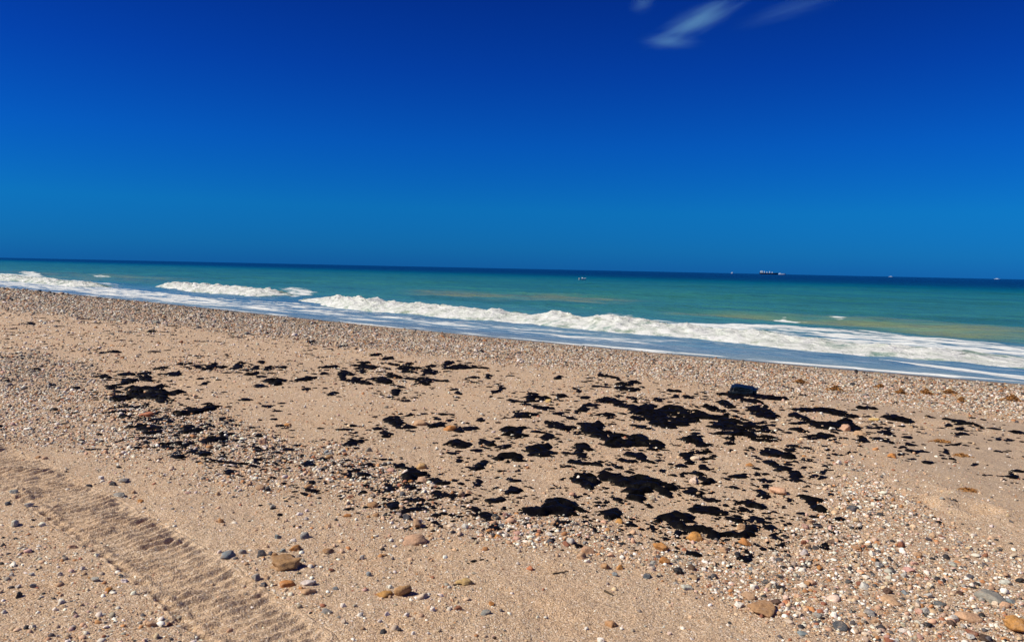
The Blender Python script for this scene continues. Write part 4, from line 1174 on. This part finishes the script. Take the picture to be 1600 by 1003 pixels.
# ------------------------------------------------------------------ driftwood twigs and weed
M_TWIG = plain('dead_twig', (0.07, 0.05, 0.03), 0.85, 0.2, 0.3, 30)
M_WEED = plain('dry_orange_weed', (0.34, 0.17, 0.055), 0.9, 0.15, 0.35, 20)

def tube(pts, rads, nseg=7):
    pts = np.array(pts, float); V = []; 
    for i, p in enumerate(pts):
        d = pts[min(i + 1, len(pts) - 1)] - pts[max(i - 1, 0)]; d /= np.linalg.norm(d) + 1e-9
        a = np.cross(d, (0, 0, 1)); a /= np.linalg.norm(a) + 1e-9; b = np.cross(a, d)
        for j in range(nseg):
            t = 2 * math.pi * j / nseg
            V.append(p + rads[i] * (a * math.cos(t) + b * math.sin(t)))
    Fq = []
    for i in range(len(pts) - 1):
        for j in range(nseg):
            Fq.append((i * nseg + j, i * nseg + (j + 1) % nseg, (i + 1) * nseg + (j + 1) % nseg, (i + 1) * nseg + j))
    return np.array(V), np.array(Fq)

def twig(p0, p1, rpx, label, seed, fork=None):
    x0, y0 = on_beach(*p0); x1, y1 = on_beach(*p1)
    g = np.random.default_rng(seed)
    t = np.linspace(0, 1, 9)
    X = x0 + (x1 - x0) * t; Y = y0 + (y1 - y0) * t
    L = math.hypot(x1 - x0, y1 - y0); nx, ny = -(y1 - y0) / L, (x1 - x0) / L
    w = 0.06 * L * fbm(t * 2.5, seed, 0, 3)
    X, Y = X + nx * w, Y + ny * w
    r = rpx * math.hypot(x0, y0) / F
    Z = beach_h(X, Y) + r * 0.7 + 0.25 * r * np.sin(t * 3.1)
    o = obj('twig', mesh_np('twig', *tube(np.stack([X, Y, Z], 1), r * (1 - 0.55 * t))), M_TWIG, label=label, cat='twig')
    if fork:
        fx, fy = on_beach(*fork)
        q = np.linspace(0, 1, 5)
        XX, YY = X[4] + (fx - X[4]) * q, Y[4] + (fy - Y[4]) * q
        obj('side_branch', mesh_np('side_branch', *tube(np.stack([XX, YY, Z[4] + 0.4 * r * q], 1), r * 0.6 * (1 - 0.5 * q))), M_TWIG, parent=o)
    return o
twig((864, 898), (888, 894), 1.3, 'thin dark forked twig lying on grey sand in the centre foreground', 3, (884, 899))
twig((945, 922), (958, 929), 2.0, 'short dark stick lying aslant on bare sand right of the forked twig', 4)
twig((708, 914), (742, 912), 1.4, 'bent dark twig beside the yellow slab in the centre foreground', 6, (728, 905))
twig((1488, 696), (1502, 694), 1.2, 'thin dark stick on the smooth sand at the right', 9)

def weed(cx, cy, w, h, label, seed):
    x, y = [float(t) for t in on_beach(cx, cy)]
    g = np.random.default_rng(seed)
    k = math.hypot(x, y) / F
    n = 150
    V, Fc = [], []
    sp = w * k / 2
    for i in range(n):
        a = g.uniform(0, 6.28); q = abs(g.normal(0, 0.45))
        px, py = x + math.cos(a) * q * sp, y + math.sin(a) * q * sp * 0.9
        L = g.uniform(0.03, 0.09); hd = g.uniform(0, 6.28); ww = g.uniform(0.006, 0.014)
        hz = max(0.0, 1 - q) * h * k * 0.9
        z = float(base_h(np.array([px]), np.array([py]))[0]) + 0.01 + hz * g.uniform(0.1, 1.0)
        d = np.array([math.cos(hd), math.sin(hd), g.normal(0, 0.25)]); sdv = np.array([-math.sin(hd), math.cos(hd), g.normal(0, 0.3)])
        p = np.array([px, py, z]); b0 = len(V)
        V += [p - d * L / 2 - sdv * ww * .3, p + np.array([0, 0, .006]) - sdv * ww, p + d * L / 2, p + np.array([0, 0, .006]) + sdv * ww, p - np.array([0, 0, 0.012])]
        Fc += [(b0, b0 + 1, b0 + 3), (b0 + 1, b0 + 2, b0 + 3), (b0, b0 + 4, b0 + 1), (b0 + 1, b0 + 4, b0 + 2), (b0 + 2, b0 + 4, b0 + 3), (b0 + 3, b0 + 4, b0)]
    t = bpy.data.objects.new('weed_clump', None); COL.objects.link(t)
    z0 = float(base_h(np.array([x]), np.array([y]))[0])
    t.location = (x, y, z0); t['label'] = label; t['category'] = 'seaweed'; t['group'] = 'dry weed on the beach'
    obj('strands', mesh_np('strands', np.array(V) - np.array([x, y, z0]), Fc, smooth=False), M_WEED, parent=t, kind='stuff')
    return t
for i, (a, b, w, h, lb) in enumerate([
    (1250, 598, 24, 6, 'dry orange weed clump on the shingle, leftmost of the row near the water'),
    (1305, 610, 28, 8, 'dry orange weed clump on the shingle, second from the left'),
    (1375, 606, 16, 6, 'small dry weed clump on the shingle, third from the left'),
    (1407, 617, 26, 9, 'bushy orange weed clump on the shingle, fourth from the left'),
    (1447, 616, 24, 9, 'brown weed clump on the shingle, fifth from the left'),
    (1483, 615, 26, 7, 'dry orange weed clump on the shingle, sixth from the left'),
    (1502, 628, 18, 8, 'small orange weed clump at the lower rim of the shingle'),
    (1580, 626, 28, 10, 'large orange weed clump on the shingle at the right edge'),
    (1472, 691, 26, 3, 'flat dry weed clump on the smooth sand at right'),
    (1503, 713, 22, 2, 'thin scatter of dry weed on the smooth sand, below the flat clump'),
    (1512, 768, 24, 3, 'sparse dry weed half buried in the right-hand sand slope')]):
    weed(a, b, w, h, lb, 60 + i)

# ------------------------------------------------------------------ ships on the horizon and a boat
M_HAZED_WHITE = plain('hazed_ship_white', (0.50, 0.60, 0.68), 0.5, 0.4, 0.04)  # white with the bluish haze of distance mixed into the colour
M_BOAT = plain('white_boat_paint', (0.85, 0.87, 0.86), 0.5, 0.4, 0.04)
M_NAVY = plain('dark_hull_paint', (0.010, 0.020, 0.055), 0.6, 0.3, 0.1)
M_GLASS = plain('dark_window', (0.02, 0.03, 0.04), 0.15, 0.5, 0.1)

def hull_mesh(name, L, B, H, sheer=0.15, mat=None):
    ns = 15; V = []
    for i in range(ns):
        t = i / (ns - 1) * 2 - 1
        bw = B / 2 * (1 - abs(t) ** 4 * (0.9 if t > 0 else 0.35))
        zt = H * (1 + sheer * abs(t) ** 2.5)
        for q, zz in ((1.0, zt), (0.92, H * 0.4), (0.6, -H * 0.3), (-0.6, -H * 0.3), (-0.92, H * 0.4), (-1.0, zt)):
            V.append((t * L / 2 * (1 if zz > 0 else 0.95), bw * q, zz))
    Fq = [(i * 6 + j, i * 6 + (j + 1) % 6, (i + 1) * 6 + (j + 1) % 6, (i + 1) * 6 + j) for i in range(ns - 1) for j in range(6)]
    me = mesh_np(name, V, np.array(Fq), smooth=False)
    import bmesh
    bm = bmesh.new(); bm.from_mesh(me)
    bmesh.ops.holes_fill(bm, edges=[e for e in bm.edges if e.is_boundary]); bmesh.ops.recalc_face_normals(bm, faces=bm.faces)
    bm.to_mesh(me); bm.free()
    me.materials.append(mat)
    return me

def block(name, parent, mat, x0, x1, y0, y1, z0, z1, taper=0.06):
    import bmesh
    bm = bmesh.new()
    dx, dy = (x1 - x0) * taper, (y1 - y0) * taper
    vs = [bm.verts.new(v) for v in [(x0, y0, z0), (x1, y0, z0), (x1, y1, z0), (x0, y1, z0), (x0 + dx, y0 + dy, z1), (x1 - dx, y0 + dy, z1), (x1 - dx, y1 - dy, z1), (x0 + dx, y1 - dy, z1)]]
    for f in ((3, 2, 1, 0), (4, 5, 6, 7), (0, 1, 5, 4), (1, 2, 6, 5), (2, 3, 7, 6), (3, 0, 4, 7)): bm.faces.new([vs[i] for i in f])
    bmesh.ops.bevel(bm, geom=list(bm.edges), offset=min(x1 - x0, y1 - y0, z1 - z0) * 0.06, segments=1, affect='EDGES')
    me = bpy.data.meshes.new(name); bm.to_mesh(me); bm.free(); me.materials.append(mat)
    return obj(name, me, None, parent=parent)

def at_dist(px, dist):
    hy = 501.5 - F * math.tan(PITCH) + (px - 800) * math.tan(ROLL)
    d = rays(px, hy); d = d / np.hypot(d[0], d[1])
    return float(d[0] * dist), float(d[1] * dist)

def thing(name, loc, rz, label, cat, group=None):
    o = bpy.data.objects.new(name, None); COL.objects.link(o)
    o.location = loc; o.rotation_euler = (0, 0, rz); o['label'] = label; o['category'] = cat
    if group: o['group'] = group
    return o

D0 = 5200.0; U = D0 / F * 0.8           # metres per photograph pixel out there
x, y = at_dist(1201, D0)
t = thing('cargo_ship', (x, y, 0), -math.atan2(x, y), 'dark-hulled cargo ship with white bridge and masts on the horizon', 'ship', 'ships on the horizon')
obj('hull', hull_mesh('hull', 33 * U, 6 * U, 2.6 * U, 0.2, M_NAVY), None, parent=t)
sup = block('bridge', t, M_HAZED_WHITE, -15 * U, -10 * U, -2 * U, 2 * U, 2.4 * U, 6.4 * U)
block('window', sup, M_GLASS, -14.2 * U, -10.8 * U, -2.02 * U, -1.9 * U, 5.0 * U, 5.6 * U)
block('funnel', t, M_HAZED_WHITE, -8.6 * U, -6.8 * U, -0.8 * U, 0.8 * U, 2.4 * U, 6.0 * U, 0.15)
for q, hh in ((-3.2, 4.9), (1.6, 5.9), (6.2, 4.8)):
    block('deck_house', t, M_HAZED_WHITE, (q - 0.9) * U, (q + 0.9) * U, -0.8 * U, 0.8 * U, 2.4 * U, hh * U, 0.2)
x, y = at_dist(1222, D0 * 0.97)
t = thing('barge', (x, y, 0), -math.atan2(x, y), 'low white vessel just right of the dark cargo ship', 'ship', 'ships on the horizon')
obj('hull', hull_mesh('hull', 12.5 * U, 3 * U, 1.9 * U, 0.1, M_HAZED_WHITE), None, parent=t)
block('wheelhouse', t, M_HAZED_WHITE, -4.8 * U, -2.6 * U, -0.9 * U, 0.9 * U, 1.8 * U, 2.9 * U)
for px, w, h, lb in ((1144, 4.5, 3.0, 'tiny white vessel on the horizon left of the cargo ship'), (1392, 8, 1.4, 'faint low vessel on the horizon right of the cargo ship'),
                     (1558, 9, 1.5, 'faint vessel on the horizon near the right edge')):
    x, y = at_dist(px, D0 * 1.05)
    t = thing('small_ship', (x, y, 0), -math.atan2(x, y), lb, 'ship', 'ships on the horizon')
    obj('hull', hull_mesh('hull', w * U, 2 * U, h * 0.45 * U, 0.2, M_HAZED_WHITE), None, parent=t)
    block('bridge', t, M_HAZED_WHITE, -0.28 * w * U, 0.18 * w * U, -0.7 * U, 0.7 * U, h * 0.4 * U, h * U)
x, y = [float(q) for q in on_sea(910, 437.5)]
ku = math.hypot(x, y) / F
t = thing('motor_boat', (x, y, 0.02), -math.atan2(x, y) + 0.45, 'small white open boat afloat on the green water', 'boat')
obj('hull', hull_mesh('hull', 12.5 * ku, 3.6 * ku, 2.3 * ku, 0.35, M_BOAT), None, parent=t)
block('console', t, M_BOAT, -1.0 * ku, 1.2 * ku, -0.8 * ku, 0.8 * ku, 2.2 * ku, 3.5 * ku)
block('outboard_motor', t, M_NAVY, -6.9 * ku, -6.1 * ku, -0.4 * ku, 0.4 * ku, 1.0 * ku, 2.9 * ku)

# ------------------------------------------------------------------ cirrus: thin real clouds, far off and high up
def make_cloud(scale, seed, dens, cut):
    m = bpy.data.materials.new('cirrus_vapour'); m.use_nodes = True
    n, l = m.node_tree.nodes, m.node_tree.links
    n.clear()
    out = n.new('ShaderNodeOutputMaterial'); pv = n.new('ShaderNodeVolumePrincipled')
    p = n.new('ShaderNodeTexCoord').outputs['Object']
    ln_ = n.new('ShaderNodeVectorMath'); ln_.operation = 'LENGTH'; l.new(p, ln_.inputs[0])
    fall = nmath(n, l, 'SUBTRACT', 1.0, ln_.outputs['Value'], True)
    mp = n.new('ShaderNodeMapping'); l.new(p, mp.inputs['Vector'])
    mp.inputs['Scale'].default_value = (scale[0] * 0.0008, scale[1] * 0.0030, scale[2] * 0.0065)
    mp.inputs['Location'].default_value = (seed, seed * 1.7, 0)
    mp.inputs['Rotation'].default_value = (0, R(24), 0)
    k = nnoise(n, l, mp.outputs[0], 1.6, 8, 0.74)
    # the vapour thins out towards the rim in streaks, never at an edge
    d = nmath(n, l, 'SUBTRACT', nmath(n, l, 'ADD', nmath(n, l, 'MULTIPLY', fall, 0.62), k), cut, True)
    d = nmath(n, l, 'POWER', d, 1.25)
    d = nmath(n, l, 'MULTIPLY', d, nmath(n, l, 'MULTIPLY', fall, 3.0))
    l.new(nmath(n, l, 'MULTIPLY', d, dens), pv.inputs['Density'])
    pv.inputs['Color'].default_value = (0.40, 0.86, 1.0, 1)
    pv.inputs['Anisotropy'].default_value = -0.15
    l.new(pv.outputs[0], out.inputs['Volume'])
    return m
DC = 12000.0
def cloud(px, py, a, b, ang, label, seed, dens, cut):
    """an ellipsoid of thin vapour: half length a and half thickness b in photograph pixels, slanting by ang"""
    d = rays(px, py); d = d / np.linalg.norm(d) * DC
    k = DC / F
    sc = (a * k, max(b, 14) * k * 1.3, b * k)
    me = mesh_np('cirrus_cloud', ICO3[0], ICO3[1])
    me.materials.append(make_cloud(sc, seed, dens, cut))
    o = obj('cirrus_cloud', me, None, label=label, cat='cloud', group='wisps of cirrus')
    o.location = (d[0], d[1], d[2] + EYE)
    o.rotation_euler = (0, R(ang), -math.atan2(d[0], d[1]))
    o.scale = sc
    return o
cloud(1092, 32, 118, 34, -24, 'bright wispy cirrus cloud at the top of the sky', 1.0, 0.0026, 0.72)
cloud(1048, 66, 62, 17, 4, 'faint curl of cirrus hanging below the bright wisp', 5.0, 0.0026, 0.60)
cloud(1004, 4, 34, 24, -20, 'small pale cirrus wisp at the top edge, left of the bright one', 9.0, 0.0012, 0.66)
cloud(1235, 14, 130, 22, -13, 'thin faint cirrus streak at the top edge, right of the bright one', 13.0, 0.0007, 0.66)

# ------------------------------------------------------------------ labels
LM = [('the golden stone', 1085, 841), ('the large pinkish stone', 1217, 767), ('the tar chunk', 1162, 611), ('the two tan stones', 682, 668), ('the yellow stone', 660, 727),
      ('the pink stone at right', 1320, 669), ('the tyre track', 190, 850), ('the big brown rock', 449, 881), ('the pale round stone', 1019, 777), ('the red-orange slab', 230, 650),
      ('the dark slate stone', 1312, 977), ('the brown slab', 1195, 949), ('the orange slab at right', 1585, 976), ('the black stone', 1060, 892), ('the golden and brown pair', 614, 920),
      ('the grey pebble trio', 185, 755), ('the long wave', 900, 505), ('the flat tan slab', 644, 843), ('the forked twig', 876, 896)]
UNIQ = set()

def direction(dx, dy):
    dy *= 2.2
    if abs(dx) > abs(dy) * 2: return 'right of' if dx > 0 else 'left of'
    if abs(dy) > abs(dx) * 2: return 'in front of' if dy > 0 else 'behind'
    return ('in front and ' if dy > 0 else 'behind and ') + ('right of' if dx > 0 else 'left of')

def name_it(desc, c, skip=None):
    near = sorted(LM, key=lambda m: math.hypot(m[1] - c[0], (m[2] - c[1]) * 2.2))
    opts = []
    for m in near[:5]:
        dd = math.hypot(m[1] - c[0], (m[2] - c[1]) * 2.2)
        if dd < 7: continue
        how = 'just ' if dd < 45 else ('' if dd < 150 else 'well ')
        opts.append(f'{desc} {how}{direction(c[0] - m[1], c[1] - m[2])} {m[0]}')
    for q in opts:
        if q not in UNIQ and len(q.split()) <= 16:
            UNIQ.add(q); return q
    return None

def region(c):
    x, y = c
    h = 'left' if x < 533 else ('middle' if x < 1066 else 'right')
    if y < 570: v = 'far'
    elif y < 690: v = 'upper'
    elif y < 800: v = 'central'
    else: v = 'front'
    return v, h

def side_phrase(c):
    v, h = region(c)
    return {'far': 'near the far shingle', 'upper': 'among the far patches', 'central': 'halfway up the beach', 'front': 'in the foreground'}[v] + {'left': ', left third of the photo', 'middle': ', middle third of the photo', 'right': ', right third of the photo'}[h]

for i, (o, c, A, P) in enumerate(TAR_OBJ):
    w, h = P[:, 0].max() - P[:, 0].min(), P[:, 1].max() - P[:, 1].min()
    asp = w / max(h, 1)
    size = 'huge' if A > 2200 else 'large' if A > 600 else 'mid-sized' if A > 220 else 'small' if A > 70 else 'tiny'
    shp = 'streak' if asp > 6 else 'long patch' if asp > 3.6 else 'patch' if asp > 2 else 'rounded blob'
    o['category'] = 'tar patch'
    o['group'] = 'tar patches on the beach'
    lab = name_it(f'{size} black tar {shp}', c) 
    if lab is None:
        lab = f'{size} black tar {shp} {side_phrase(c)}'
        o['group'] = lab
    o['label'] = lab
for i, (o, c, A, cn, asp) in enumerate(sorted(STONE_OBJ, key=lambda q: -q[2])):
    big = 'large' if A > 700 else 'mid-sized' if A > 230 else 'small'
    shp = 'flat stone' if asp > 2.1 else 'stone' if asp > 1.35 else 'round stone'
    o['category'] = 'stone'; o['group'] = 'stones on the beach'
    lab = name_it(f'{big} {cn} {shp}', c)
    if lab is None:
        lab = f'{big} {cn} {shp} {side_phrase(c)}'; o['group'] = lab
    o['label'] = lab
for i, (o, c, cn, w) in enumerate(PEB_OBJ):
    o['category'] = 'pebble'
    lab = name_it(f'{cn} pebble', c)
    o['group'] = 'pebbles in the gravel'
    if lab is None:
        lab = f'{cn} pebble in the gravel {side_phrase(c)}'; o['group'] = lab
    o['label'] = lab
